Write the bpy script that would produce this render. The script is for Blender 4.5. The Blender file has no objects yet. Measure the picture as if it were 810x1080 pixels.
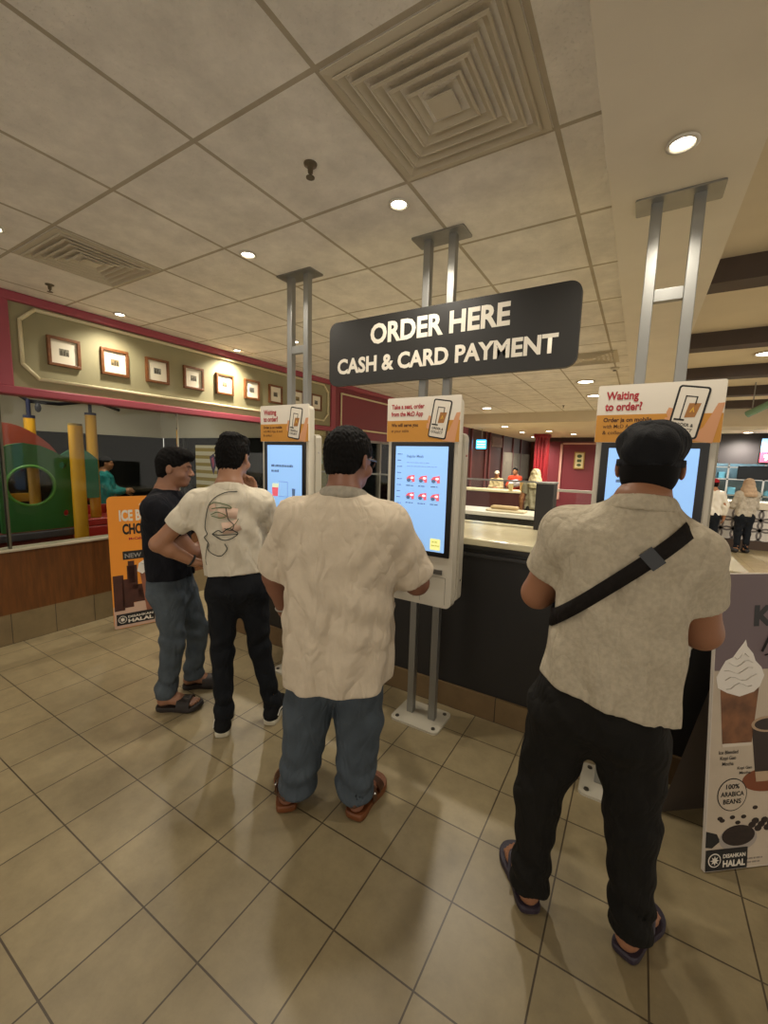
import bpy, bmesh, math, random
import numpy as np
from mathutils import Matrix, Vector
SC = bpy.context.scene
COL = SC.collection
random.seed(7)
PI = math.pi

# ------------------------------------------------------------------ camera, world, exposure
CAM_Z = 1.57
cam = bpy.data.cameras.new('camera'); cam.sensor_fit = 'HORIZONTAL'; cam.sensor_width = 36.0
cam.lens = 439.2 / 810 * 36.0; cam.clip_start = 0.05; cam.clip_end = 200
camo = bpy.data.objects.new('camera', cam); COL.objects.link(camo); SC.camera = camo
def _cam_basis():
    f = 439.2
    d = lambda p: np.array([p[0]-405, -(p[1]-540), -f], float)
    Y = d((675, 492)); Y /= np.linalg.norm(Y)
    X = -d((-323, 464)); X -= X.dot(Y)*Y; X /= np.linalg.norm(X)
    return np.array([X, Y, np.cross(X, Y)])
_R = _cam_basis()
M = Matrix.Identity(4)
for i in range(3):
    for j in range(3): M[i][j] = _R[i][j]
M[2][3] = CAM_Z
camo.matrix_world = M
w = bpy.data.worlds.new('world'); SC.world = w; w.use_nodes = True
w.node_tree.nodes['Background'].inputs[0].default_value = (1.0, 0.91, 0.79, 1)
w.node_tree.nodes['Background'].inputs[1].default_value = 0.95
SC.view_settings.view_transform = 'Standard'; SC.view_settings.look = 'None'
SC.view_settings.exposure = 0.25; SC.view_settings.gamma = 1.0
SC.view_settings.use_curve_mapping = False
LIGHT_COL = (1.0, 0.91, 0.77)
SPOT_W = 30.0

# ------------------------------------------------------------------ materials
def lin(h):
    if isinstance(h, tuple): return h
    h = h.lstrip('#'); o = []
    for k in (0, 2, 4):
        c = int(h[k:k+2], 16)/255
        o.append(c/12.92 if c <= .04045 else ((c+.055)/1.055)**2.4)
    return tuple(o)
_mc = {}
def mat(name, col, rough=.6, metal=0, spec=.5, noise=0, nscale=20, bump=0, bscale=60, emit=0, sheen=0, crease=0, col2=None, stretch=None, alpha=1):
    if name in _mc: return _mc[name]
    m = bpy.data.materials.new(name); m.use_nodes = True; nt = m.node_tree; b = nt.nodes['Principled BSDF']
    c = lin(col)
    b.inputs['Base Color'].default_value = (*c, 1); b.inputs['Roughness'].default_value = rough
    b.inputs['Metallic'].default_value = metal; b.inputs['Specular IOR Level'].default_value = spec
    if sheen: b.inputs['Sheen Weight'].default_value = sheen
    if emit:
        b.inputs['Emission Color'].default_value = (*c, 1); b.inputs['Emission Strength'].default_value = emit
    tc = nt.nodes.new('ShaderNodeTexCoord'); src = tc.outputs['Object']
    if stretch:
        mp = nt.nodes.new('ShaderNodeMapping'); mp.inputs['Scale'].default_value = stretch
        nt.links.new(src, mp.inputs[0]); src = mp.outputs[0]
    if noise:
        n = nt.nodes.new('ShaderNodeTexNoise'); n.inputs['Scale'].default_value = nscale; n.inputs['Detail'].default_value = 4
        nt.links.new(src, n.inputs['Vector'])
        r = nt.nodes.new('ShaderNodeValToRGB')
        c2 = lin(col2) if col2 else tuple(x*(1-noise) for x in c)
        r.color_ramp.elements[0].position = .35; r.color_ramp.elements[1].position = .65
        r.color_ramp.elements[0].color = (*c2, 1); r.color_ramp.elements[1].color = (*c, 1)
        nt.links.new(n.outputs['Fac'], r.inputs[0]); nt.links.new(r.outputs[0], b.inputs['Base Color'])
    if bump:
        n = nt.nodes.new('ShaderNodeTexNoise'); n.inputs['Scale'].default_value = bscale; n.inputs['Detail'].default_value = 3
        nt.links.new(src, n.inputs['Vector'])
        bp = nt.nodes.new('ShaderNodeBump'); bp.inputs['Strength'].default_value = bump; bp.inputs['Distance'].default_value = .01
        nt.links.new(n.outputs['Fac'], bp.inputs['Height']); nt.links.new(bp.outputs[0], b.inputs['Normal'])
        if crease:
            n2 = nt.nodes.new('ShaderNodeTexNoise'); n2.inputs['Scale'].default_value = 9; n2.inputs['Detail'].default_value = 2; n2.inputs['Distortion'].default_value = .5
            mp2 = nt.nodes.new('ShaderNodeMapping'); mp2.inputs['Scale'].default_value = (1.3, 1.3, .6); mp2.inputs['Rotation'].default_value = (.3, .5, .2)
            nt.links.new(tc.outputs['Object'], mp2.inputs[0]); nt.links.new(mp2.outputs[0], n2.inputs['Vector'])
            ab = nt.nodes.new('ShaderNodeMath'); ab.operation = 'SUBTRACT'; ab.inputs[1].default_value = .5; nt.links.new(n2.outputs['Fac'], ab.inputs[0])
            ac = nt.nodes.new('ShaderNodeMath'); ac.operation = 'ABSOLUTE'; nt.links.new(ab.outputs[0], ac.inputs[0])
            b2 = nt.nodes.new('ShaderNodeBump'); b2.inputs['Strength'].default_value = crease; b2.inputs['Distance'].default_value = .10
            nt.links.new(ac.outputs[0], b2.inputs['Height']); nt.links.new(b2.outputs[0], bp.inputs['Normal'])
    _mc[name] = m; return m
def mat_tiles(name, c1, c2, grout, size, off, mortar, rough, bump=.3, pits=False, sizey=None, axes='xy', nscale=6):
    m = bpy.data.materials.new(name); m.use_nodes = True; nt = m.node_tree; b = nt.nodes['Principled BSDF']
    N = nt.nodes.new; L = nt.links.new
    tc = N('ShaderNodeTexCoord'); sep = N('ShaderNodeSeparateXYZ'); L(tc.outputs['Object'], sep.inputs[0])
    mp = N('ShaderNodeCombineXYZ')
    ia, ib = {'x': 0, 'y': 1, 'z': 2}[axes[0]], {'x': 0, 'y': 1, 'z': 2}[axes[1]]
    for k, (i, o) in enumerate(((ia, off[0]), (ib, off[1]))):
        s = N('ShaderNodeMath'); s.operation = 'SUBTRACT'; L(sep.outputs[i], s.inputs[0]); s.inputs[1].default_value = o - 300*(size if k == 0 else (sizey or size))
        L(s.outputs[0], mp.inputs[k])
    br = N('ShaderNodeTexBrick'); br.offset = 0; br.squash = 1
    br.inputs['Scale'].default_value = 1; br.inputs['Brick Width'].default_value = size; br.inputs['Row Height'].default_value = sizey or size
    br.inputs['Mortar Size'].default_value = mortar/2; br.inputs['Mortar Smooth'].default_value = .1; br.inputs['Bias'].default_value = 0
    br.inputs['Color1'].default_value = (*lin(c1), 1); br.inputs['Color2'].default_value = (*lin(c2), 1); br.inputs['Mortar'].default_value = (*lin(grout), 1)
    L(mp.outputs[0], br.inputs['Vector'])
    n = N('ShaderNodeTexNoise'); n.inputs['Scale'].default_value = nscale; n.inputs['Detail'].default_value = 6; n.inputs['Roughness'].default_value = .7
    L(tc.outputs['Object'], n.inputs['Vector'])
    mr = N('ShaderNodeMapRange'); mr.inputs[1].default_value = .3; mr.inputs[2].default_value = .7; mr.inputs[3].default_value = .82; mr.inputs[4].default_value = 1.1
    L(n.outputs['Fac'], mr.inputs[0])
    mx = N('ShaderNodeVectorMath'); mx.operation = 'SCALE'; L(br.outputs['Color'], mx.inputs[0]); L(mr.outputs[0], mx.inputs['Scale'])
    L(mx.outputs[0], b.inputs['Base Color'])
    b.inputs['Roughness'].default_value = rough
    hgt = N('ShaderNodeMath'); hgt.operation = 'SUBTRACT'; hgt.inputs[0].default_value = 1; L(br.outputs['Fac'], hgt.inputs[1])
    last = hgt.outputs[0]
    if pits:
        v = N('ShaderNodeTexNoise'); v.inputs['Scale'].default_value = 95; v.inputs['Detail'].default_value = 2; L(tc.outputs['Object'], v.inputs['Vector'])
        st = N('ShaderNodeMapRange'); st.inputs[1].default_value = .34; st.inputs[2].default_value = .40; st.inputs[3].default_value = 0; st.inputs[4].default_value = 1
        L(v.outputs['Fac'], st.inputs[0])
        ml = N('ShaderNodeMath'); ml.operation = 'MULTIPLY'; L(last, ml.inputs[0]); L(st.outputs[0], ml.inputs[1]); last = ml.outputs[0]
    bp = N('ShaderNodeBump'); bp.inputs['Strength'].default_value = bump; bp.inputs['Distance'].default_value = .006
    L(last, bp.inputs['Height']); L(bp.outputs[0], b.inputs['Normal'])
    return m
def mat_glass(name, tint=(1, 1, 1), refl=.12, rough=.02):
    if name in _mc: return _mc[name]
    m = bpy.data.materials.new(name); m.use_nodes = True; nt = m.node_tree
    for n in list(nt.nodes): nt.nodes.remove(n)
    o = nt.nodes.new('ShaderNodeOutputMaterial'); t = nt.nodes.new('ShaderNodeBsdfTransparent'); g = nt.nodes.new('ShaderNodeBsdfGlossy')
    t.inputs[0].default_value = (*tint, 1); g.inputs['Roughness'].default_value = rough
    f = nt.nodes.new('ShaderNodeFresnel'); f.inputs[0].default_value = 1.28
    mx = nt.nodes.new('ShaderNodeMixShader')
    nt.links.new(f.outputs[0], mx.inputs[0]); nt.links.new(t.outputs[0], mx.inputs[1]); nt.links.new(g.outputs[0], mx.inputs[2]); nt.links.new(mx.outputs[0], o.inputs[0])
    _mc[name] = m; return m

# ------------------------------------------------------------------ mesh helpers
def props(o, label=None, cat=None, group=None, kind=None):
    if label: o['label'] = label
    if cat: o['category'] = cat
    if group: o['group'] = group
    if kind: o['kind'] = kind
    return o
def empty(name, loc=(0, 0, 0), rz=0, label=None, cat=None, group=None):
    o = bpy.data.objects.new(name, None); COL.objects.link(o); o.location = loc; o.rotation_euler = (0, 0, rz); o.empty_display_size = .1
    return props(o, label, cat, group)
class MB:
    def __init__(s): s.v = []; s.f = []; s.mi = []; s.cur = 0
    def add(s, vs, fs):
        b = len(s.v); s.v += [tuple(map(float, v)) for v in vs]; s.f += [tuple(b+i for i in f) for f in fs]; s.mi += [s.cur]*len(fs); return s
    def box(s, lo, hi, bev=0):
        if bev:
            bm = bmesh.new(); bmesh.ops.create_cube(bm, size=1)
            for v in bm.verts: v.co = Vector([(lo[i]+hi[i])/2 + v.co[i]*(hi[i]-lo[i]) for i in range(3)])
            bmesh.ops.bevel(bm, geom=bm.edges[:], offset=bev, segments=2, affect='EDGES', profile=.5)
            return s._bm(bm)
        x0, y0, z0 = lo; x1, y1, z1 = hi
        return s.add([(x0,y0,z0),(x1,y0,z0),(x1,y1,z0),(x0,y1,z0),(x0,y0,z1),(x1,y0,z1),(x1,y1,z1),(x0,y1,z1)],
                     [(3,2,1,0),(4,5,6,7),(0,1,5,4),(1,2,6,5),(2,3,7,6),(3,0,4,7)])
    def _bm(s, bm, mtx=None):
        bm.verts.ensure_lookup_table()
        if mtx: bm.transform(mtx)
        s.add([v.co[:] for v in bm.verts], [[l.index for l in f.verts] for f in bm.faces]); bm.free(); return s
    def cyl(s, a, b, r, r2=None, n=20, caps=True):
        a = Vector(a); b = Vector(b); d = (b-a); q = d.to_track_quat('Z', 'Y'); r2 = r if r2 is None else r2
        vs = []
        for p, rr in ((a, r), (b, r2)):
            for i in range(n):
                t = 2*PI*i/n; vs.append(p + q @ Vector((rr*math.cos(t), rr*math.sin(t), 0)))
        fs = [(i, (i+1) % n, n+(i+1) % n, n+i) for i in range(n)]
        if caps: fs += [tuple(range(n-1, -1, -1)), tuple(range(n, 2*n))]
        return s.add(vs, fs)
    def tube(s, pts, r, n=8, ry=None):
        pts = [Vector(p) for p in pts]; vs = []; N = len(pts); up = Vector((0, 0, 1))
        for i, p in enumerate(pts):
            t = (pts[min(i+1, N-1)] - pts[max(i-1, 0)]).normalized()
            a = t.cross(up); a = a.normalized() if a.length > .05 else Vector((1, 0, 0)); b = a.cross(t)
            rr = r[i] if isinstance(r, (list, tuple)) else r
            for k in range(n):
                th = 2*PI*k/n; vs.append(p + a*rr*math.cos(th) + b*(ry or rr)*math.sin(th))
        fs = []
        for i in range(N-1):
            for k in range(n): fs.append((i*n+k, i*n+(k+1) % n, (i+1)*n+(k+1) % n, (i+1)*n+k))
        fs += [tuple(range(n-1, -1, -1)), tuple(range((N-1)*n, N*n))]
        return s.add(vs, fs)
    def prism(s, poly, fn, d0, d1):
        """poly = 2D outline; fn(u,v,d)->xyz"""
        n = len(poly); vs = [fn(u, v, d0) for u, v in poly]+[fn(u, v, d1) for u, v in poly]
        fs = [tuple(range(n-1, -1, -1)), tuple(range(n, 2*n))] + [(i, (i+1) % n, n+(i+1) % n, n+i) for i in range(n)]
        return s.add(vs, fs)
    def lathe(s, prof, c=(0, 0, 0), n=24):
        vs = []; c = Vector(c)
        for r, z in prof:
            for k in range(n): vs.append(c + Vector((r*math.cos(2*PI*k/n), r*math.sin(2*PI*k/n), z)))
        fs = []
        for i in range(len(prof)-1):
            for k in range(n): fs.append((i*n+k, i*n+(k+1) % n, (i+1)*n+(k+1) % n, (i+1)*n+k))
        fs += [tuple(range(n-1, -1, -1)), tuple(range((len(prof)-1)*n, len(prof)*n))]
        return s.add(vs, fs)
    def sph(s, c, r, seg=16, R=None):
        bm = bmesh.new(); bmesh.ops.create_uvsphere(bm, u_segments=seg, v_segments=seg//2+2, radius=1)
        r = r if isinstance(r, (list, tuple)) else (r, r, r)
        return s._bm(bm, Matrix.Translation(c) @ (R.to_4x4() if R else Matrix.Identity(4)) @ Matrix.Diagonal((*r, 1)))
    def build(s, name, m, parent=None, smooth=False, auto=False):
        me = bpy.data.meshes.new(name); me.from_pydata(s.v, [], s.f)
        ms = m if isinstance(m, list) else [m]
        for x in ms: me.materials.append(x)
        if len(ms) > 1: me.polygons.foreach_set('material_index', s.mi)
        me.update()
        bm = bmesh.new(); bm.from_mesh(me); bmesh.ops.recalc_face_normals(bm, faces=bm.faces[:]); bm.to_mesh(me); bm.free()
        if smooth: me.polygons.foreach_set('use_smooth', [True]*len(me.polygons))
        if auto and smooth: me.set_sharp_from_angle(angle=math.radians(40))
        o = bpy.data.objects.new(name, me); COL.objects.link(o)
        if parent: o.parent = parent
        return o
def struct(o): o['kind'] = 'structure'; return o
def rrect(x0, y0, x1, y1, r, n=5):
    p = []
    for cx, cy, a in ((x1-r, y0+r, -PI/2), (x1-r, y1-r, 0), (x0+r, y1-r, PI/2), (x0+r, y0+r, PI)):
        for k in range(n+1): t = a + PI/2*k/n; p.append((cx+r*math.cos(t), cy+r*math.sin(t)))
    return p
def ellp(cx, cy, rx, ry, n=24): return [(cx+rx*math.cos(2*PI*k/n), cy+ry*math.sin(2*PI*k/n)) for k in range(n)]
class Plane:
    """board plane: origin (bottom-left seen from the front), u right, v up, n towards the viewer"""
    def __init__(s, o, u, v): s.o = Vector(o); s.u = Vector(u).normalized(); s.v = Vector(v).normalized(); s.n = s.u.cross(s.v)
    def __call__(s, u, v, d=0): return s.o + s.u*u + s.v*v + s.n*d
    def poly(s, name, pts, m, parent, d, th=.0006):
        mb = MB(); mb.prism(pts, s, d-th, d); return mb.build(name, m, parent)
    def polys(s, name, lst, m, parent, d, th=.0006):
        mb = MB()
        for pts in lst: mb.prism(pts, s, d-th, d)
        return mb.build(name, m, parent)
    def text(s, name, txt, x, y, size, m, parent, d, bold=.0, align='LEFT', width=None, rot=0, shear=0, spacing=1, th=.0006):
        cu = bpy.data.curves.new(name, 'FONT'); cu.body = txt; cu.size = 1; cu.offset = bold; cu.align_x = align; cu.extrude = .0; cu.shear = shear
        cu.space_line = spacing; cu.resolution_u = 3
        o = bpy.data.objects.new('t', cu); COL.objects.link(o)
        dg = bpy.context.evaluated_depsgraph_get(); dg.update()
        me = bpy.data.meshes.new_from_object(o.evaluated_get(dg)); bpy.data.objects.remove(o); bpy.data.curves.remove(cu)
        n = len(me.vertices); co = np.zeros(n*3); me.vertices.foreach_get('co', co); co = co.reshape(-1, 3)
        if n == 0: return None
        if width:
            sx = width/max(1e-6, co[:, 0].max()-co[:, 0].min())
            if align == 'LEFT': co[:, 0] -= co[:, 0].min()
        else: sx = size
        c, sn = math.cos(rot), math.sin(rot)
        out = [s(x + a*sx*c - b*size*sn, y + a*sx*sn + b*size*c, d) for a, b, _ in co]
        for v, p in zip(me.vertices, out): v.co = p
        me.name = name; me.materials.clear(); me.materials.append(m)
        ob = bpy.data.objects.new(name, me); COL.objects.link(ob)
        if parent: ob.parent = parent
        return ob

# ------------------------------------------------------------------ distance-field modelling for people
class Field:
    def __init__(s, lo, hi, h):
        s.lo = np.array(lo, np.float32); s.h = h
        s.n = (np.ceil((np.array(hi)-s.lo)/h).astype(int)+1)
        s.ax = [(s.lo[i]+np.arange(s.n[i])*h).astype(np.float32) for i in range(3)]
        s.d = np.full(tuple(s.n), 1.0, np.float32)
    def win(s, lo, hi):
        a = np.clip(np.floor((np.array(lo)-s.lo)/s.h).astype(int), 0, s.n); b = np.clip(np.ceil((np.array(hi)-s.lo)/s.h).astype(int)+1, 0, s.n)
        if (b <= a).any(): return None
        sl = tuple(slice(a[i], b[i]) for i in range(3))
        return sl, s.ax[0][sl[0]][:, None, None], s.ax[1][sl[1]][None, :, None], s.ax[2][sl[2]][None, None, :]
    def put(s, sl, v, k, mode='u'):
        a = s.d[sl]
        if mode == 's':
            v = -v
            if k: hh = np.maximum(k-np.abs(a-v), 0)/k; s.d[sl] = np.maximum(a, v)+hh*hh*k/4
            else: s.d[sl] = np.maximum(a, v)
        else:
            if k: hh = np.maximum(k-np.abs(a-v), 0)/k; s.d[sl] = np.minimum(a, v)-hh*hh*k/4
            else: s.d[sl] = np.minimum(a, v)
    def cone(s, a, b, ra, rb, k=.02, mode='u'):
        a = np.array(a, float); b = np.array(b, float); pad = max(ra, rb)+k+3*s.h+.02
        w_ = s.win(np.minimum(a, b)-pad, np.maximum(a, b)+pad)
        if w_ is None: return s
        sl, X, Y, Z = w_; ba = b-a; L = max(ba@ba, 1e-9)
        t = np.clip(((X-a[0])*ba[0]+(Y-a[1])*ba[1]+(Z-a[2])*ba[2])/L, 0, 1)
        d = np.sqrt((X-a[0]-t*ba[0])**2+(Y-a[1]-t*ba[1])**2+(Z-a[2]-t*ba[2])**2)-(ra+(rb-ra)*t)
        s.put(sl, d.astype(np.float32), k, mode); return s
    def chain(s, pts, rs, k=.02, mode='u'):
        for i in range(len(pts)-1): s.cone(pts[i], pts[i+1], rs[i], rs[i+1], k, mode)
        return s
    def ell(s, c, r, k=.02, R=None, mode='u'):
        c = np.array(c, float); m_ = max(r)+k+3*s.h+.02
        w_ = s.win(c-m_, c+m_)
        if w_ is None: return s
        sl, X, Y, Z = w_; X = X-c[0]; Y = Y-c[1]; Z = Z-c[2]
        if R is not None:
            R = np.array(R); X, Y, Z = (R[0,0]*X+R[1,0]*Y+R[2,0]*Z, R[0,1]*X+R[1,1]*Y+R[2,1]*Z, R[0,2]*X+R[1,2]*Y+R[2,2]*Z)
        k0 = np.sqrt((X/r[0])**2+(Y/r[1])**2+(Z/r[2])**2)
        k1 = np.sqrt((X/r[0]**2)**2+(Y/r[1]**2)**2+(Z/r[2]**2)**2)
        s.put(sl, (k0*(k0-1)/np.maximum(k1, 1e-6)).astype(np.float32), k, mode); return s
    def rings(s, rg, k=.02, n=2.4, grow=0, mode='u'):
        """rg: (z,cx,cy,wx,wy)"""
        rg = sorted(rg); z = [r[0] for r in rg]; mw = max(max(r[3], r[4]) for r in rg)+.08+grow
        cx = [r[1] for r in rg]; cy = [r[2] for r in rg]
        w_ = s.win((min(cx)-mw, min(cy)-mw, z[0]-.08), (max(cx)+mw, max(cy)+mw, z[-1]+.08))
        sl, X, Y, Z = w_; zz = Z.ravel()
        f = lambda i: np.interp(zz, z, [r[i] for r in rg])[None, None, :].astype(np.float32)
        CX, CY, WX, WY = f(1), f(2), f(3)+grow, f(4)+grow
        rho = ((np.abs(X-CX)/WX)**n+(np.abs(Y-CY)/WY)**n)**(1/n)
        d = (rho-1)*np.minimum(WX, WY)
        d = np.maximum(d, np.maximum(z[0]-Z, Z-z[-1]))
        s.put(sl, d.astype(np.float32), k, mode); return s
    def cut(s, p, n):
        X, Y, Z = s.ax[0][:, None, None], s.ax[1][None, :, None], s.ax[2][None, None, :]
        n = np.array(n, float); n /= np.linalg.norm(n)
        s.d = np.maximum(s.d, ((X-p[0])*n[0]+(Y-p[1])*n[1]+(Z-p[2])*n[2]).astype(np.float32)); return s
    def disp(s, fn):
        X, Y, Z = s.ax[0][:, None, None], s.ax[1][None, :, None], s.ax[2][None, None, :]
        s.d = (s.d + fn(X, Y, Z)).astype(np.float32); return s
    def at(s, p):
        g = (np.array(p)-s.lo)/s.h; i = np.floor(g).astype(int)
        if (i < 0).any() or (i >= s.n-1).any(): return 1.0
        f = g-i; c = s.d[i[0]:i[0]+2, i[1]:i[1]+2, i[2]:i[2]+2]
        c = c[0]*(1-f[0])+c[1]*f[0]; c = c[0]*(1-f[1])+c[1]*f[1]; return float(c[0]*(1-f[2])+c[1]*f[2])
    def hit(s, o, d, L=1.0):
        o = np.array(o, float); d = np.array(d, float); d /= np.linalg.norm(d); t = 0; st = s.h*.4
        while t < L:
            if s.at(o+d*t) < 0: return o+d*(t-st*.5)
            t += st
        return None
    def mesh(s, smooth=2):
        ins = s.d < 0; c = ins[:-1, :-1, :-1].astype(np.int8)
        tot = sum(ins[i:ins.shape[0]-1+i, j:ins.shape[1]-1+j, k:ins.shape[2]-1+k].astype(np.int8) for i in (0, 1) for j in (0, 1) for k in (0, 1))
        idx = np.argwhere((tot > 0) & (tot < 8)); N = len(idx)
        vid = np.full(tot.shape, -1, np.int32); vid[idx[:, 0], idx[:, 1], idx[:, 2]] = np.arange(N)
        corners = [(i, j, k) for i in (0, 1) for j in (0, 1) for k in (0, 1)]
        val = {cn: s.d[idx[:, 0]+cn[0], idx[:, 1]+cn[1], idx[:, 2]+cn[2]] for cn in corners}
        acc = np.zeros((N, 3)); cnt = np.zeros(N)
        for a in corners:
            for axis in range(3):
                if a[axis] == 1: continue
                b = list(a); b[axis] = 1; b = tuple(b); va, vb = val[a], val[b]; m_ = (va < 0) != (vb < 0)
                t = np.where(m_, va/np.where(m_, va-vb, 1), 0)
                p = np.array(a, float)[None, :].repeat(N, 0); p[:, axis] += t
                acc += p*m_[:, None]; cnt += m_
        P = (idx + acc/cnt[:, None])*s.h + s.lo
        F = []
        for axis in range(3):
            o1, o2 = [(1, 2), (2, 0), (0, 1)][axis]
            sl0 = [slice(None)]*3; sl1 = [slice(None)]*3; sl0[axis] = slice(0, -1); sl1[axis] = slice(1, None)
            A, B = ins[tuple(sl0)], ins[tuple(sl1)]
            e = np.argwhere(A != B); e = e[(e[:, o1] > 0) & (e[:, o2] > 0) & (e[:, o1] < tot.shape[o1]) & (e[:, o2] < tot.shape[o2])]
            q = []
            for da, db in ((0, 0), (1, 0), (1, 1), (0, 1)):
                c_ = e.copy(); c_[:, o1] -= da; c_[:, o2] -= db; q.append(vid[c_[:, 0], c_[:, 1], c_[:, 2]])
            q = np.stack(q, 1); flip = A[e[:, 0], e[:, 1], e[:, 2]]
            q[~flip] = q[~flip][:, ::-1]; F.append(q[(q >= 0).all(1)])
        F = np.concatenate(F)
        for _ in range(smooth):   # light relaxation along the quads' edges
            S = np.zeros_like(P); C = np.zeros(N)
            for a, b in ((0, 1), (1, 2), (2, 3), (3, 0)):
                np.add.at(S, F[:, a], P[F[:, b]]); np.add.at(C, F[:, a], 1); np.add.at(S, F[:, b], P[F[:, a]]); np.add.at(C, F[:, b], 1)
            P = P*.5 + (S/np.maximum(C, 1)[:, None])*.5
        return P, F
    def build(s, name, m, parent=None, smooth=2):
        P, F = s.mesh(smooth); me = bpy.data.meshes.new(name)
        me.vertices.add(len(P)); me.vertices.foreach_set('co', P.astype(np.float32).ravel())
        me.loops.add(len(F)*4); me.loops.foreach_set('vertex_index', F.astype(np.int32).ravel())
        me.polygons.add(len(F)); me.polygons.foreach_set('loop_start', np.arange(0, len(F)*4, 4, dtype=np.int32))
        me.update(calc_edges=True); me.validate()
        me.polygons.foreach_set('use_smooth', [True]*len(me.polygons))
        me.materials.append(m); o = bpy.data.objects.new(name, me); COL.objects.link(o)
        if parent: o.parent = parent
        return o

# ------------------------------------------------------------------ the room
WX, CEIL, SOF = -4.21, 2.76, 2.66
M_floor = mat_tiles('floor_tiles', '#8c7e5f', '#928464', '#4a3f2e', .30, (-1.037, .966), .006, .38, .25, nscale=9)
M_ceil = mat_tiles('ceiling_tiles', '#efeae0', '#f1ece3', '#b8ad98', .605, (-.965, 1.106), .020, .9, .5, pits=True, nscale=4)
M_cream = mat('cream_plaster', '#dccfb4', .8, noise=.05, nscale=3)
M_sofw = mat('soffit_paint', '#e6ddcb', .75, noise=.05, nscale=4)
M_red = mat('red_paint', '#7a2f38', .45)
M_pink = mat('rose_trim_paint', '#9a4450', .4)
M_green = mat('olive_wall_paint', '#958e6c', .7, noise=.06, nscale=5)
M_mold = mat('cream_moulding', '#d8cda6', .5)
M_wood = mat('warm_wood_panel', '#6b4018', .45, noise=.35, nscale=6, stretch=(6, 6, .7))
M_btile = mat_tiles('baseboard_tiles', '#7a684a', '#80704f', '#4b4030', .30, (1.2, 0.0), .006, .5, .2, sizey=.6, axes='yz')
M_btilex = mat_tiles('counter_plinth_tiles', '#6e563a', '#75603f', '#2c2018', .42, (-1.0, 0.0), .006, .5, .2, sizey=.6, axes='xz')
M_steel = mat('brushed_aluminium', '#9a9a96', .38, metal=.75, noise=.08, nscale=14, stretch=(1, 1, .1))
M_chrome = mat('chrome', '#c8c8c4', .15, metal=1)
M_white = mat('white_enamel', '#d6d0c2', .4)
M_dark = mat('dark_laminate', '#1c1a19', .45)
M_black = mat('black_plastic', '#0b0b0c', .3)
M_glass = mat_glass('window_glass', (.93, .95, .93))
M_glass2 = mat_glass('screen_glass', (.95, .97, .96))
M_brown = mat('dark_brown_panel', '#3a201c', .45, noise=.3, nscale=5, stretch=(4, 4, .5))
M_lamp = mat('lamp_glow', (1.0, .90, .72), emit=16)

struct(MB().box((-9, -4, -.05), (6, 20, 0)).build('floor', M_floor))
struct(MB().box((WX-.3, -4, CEIL), (-.2, 10.3, CEIL+.05)).build('ceiling', M_ceil))
struct(MB().box((-.2, -4, SOF), (.262, 10.9, CEIL+.2)).build('trim_1', M_sofw))                      # dropped soffit over the kiosks
struct(MB().box((.262, -4, 2.9), (6, 11, 2.95)).build('ceiling', M_cream))
struct(MB().box((WX-.3, 10.3, 2.52), (-.2, 20, CEIL+.05)).build('ceiling', M_cream))
struct(MB().box((.2, 10.9, 2.42), (6, 15, 2.95)).build('ceiling', M_cream))
for k in range(-1, 5):   # beams
    y = 3.53+1.78*k
    if y > .5: struct(MB().box((.262, y, 2.755), (6, y+.2, 2.905), .004).build('trim_2', mat('beam_stain', '#4d3f36', .55, noise=.2, nscale=4)))

# left wall: tiled base, wood dado, sill, glazing, olive frieze
struct(MB().box((WX-.12, -2, 0), (WX, 5.3, .25)).build('baseboard_left', M_btile))
struct(MB().box((WX-.12, -2, .25), (WX, 5.3, .755)).build('wall_left', M_wood))
struct(MB().box((WX-.14, -2, .755), (WX+.015, 5.3, .775), .004).build('trim_3', mat('sill_metal', '#a8a08a', .4)))
struct(MB().box((WX-.12, -.3, 2.03), (WX, 5.26, CEIL)).build('wall_left', M_green))
mb = MB(); mb.box((WX-.13, -1.9, 1.99), (WX+.03, 5.26, 2.055), .01); mb.box((WX-.13, 1.24, 2.05), (WX+.025, 1.335, CEIL), .008)
mb.box((WX-.13, -1.9, CEIL-.07), (WX+.035, 9.9, CEIL-.001), .01); mb.box((WX-.13, 5.23, 2.0), (WX+.03, 5.33, CEIL), .008)
struct(mb.build('trim_4', M_pink))
def moulding(y0, y1, z0, z1, c, rad, m, name, x=WX+.012):
    pts = [(y0+c, z0), (y1-c, z0), (y1, z0+c), (y1, z1-c), (y1-c, z1), (y0+c, z1), (y0, z1-c), (y0, z0+c)] if c else [(y0, z0), (y1, z0), (y1, z1), (y0, z1)]
    mb = MB(); n = len(pts)
    for i in range(n):
        a, b = pts[i], pts[(i+1) % n]; mb.cyl((x, a[0], a[1]), (x, b[0], b[1]), rad, n=10); mb.sph((x, a[0], a[1]), rad, 10)
    return struct(mb.build(name, m, smooth=True))
moulding(1.40, 5.16, 2.135, 2.665, .10, .014, M_mold, 'trim_5')
for i, (a, b) in enumerate(((-1.2, 1.235), (1.25, 2.70), (2.72, 4.0), (4.015, 5.25))):
    mb = MB(); mb.box((WX-.055, a, .775), (WX-.043, b, 1.99)); g = struct(mb.build(f'window_{i+1}', M_glass))
    mb = MB(); mb.box((WX-.06, b+.001, .775), (WX-.035, b+.013, 1.99)); mb.build('glazing_bead', mat('bead', '#9c9a88', .4), g)
struct(MB().box((WX-.07, 1.236, .775), (WX-.02, 1.25, 1.99)).build('trim_6', mat('bead2', '#55503f', .4)))

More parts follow.
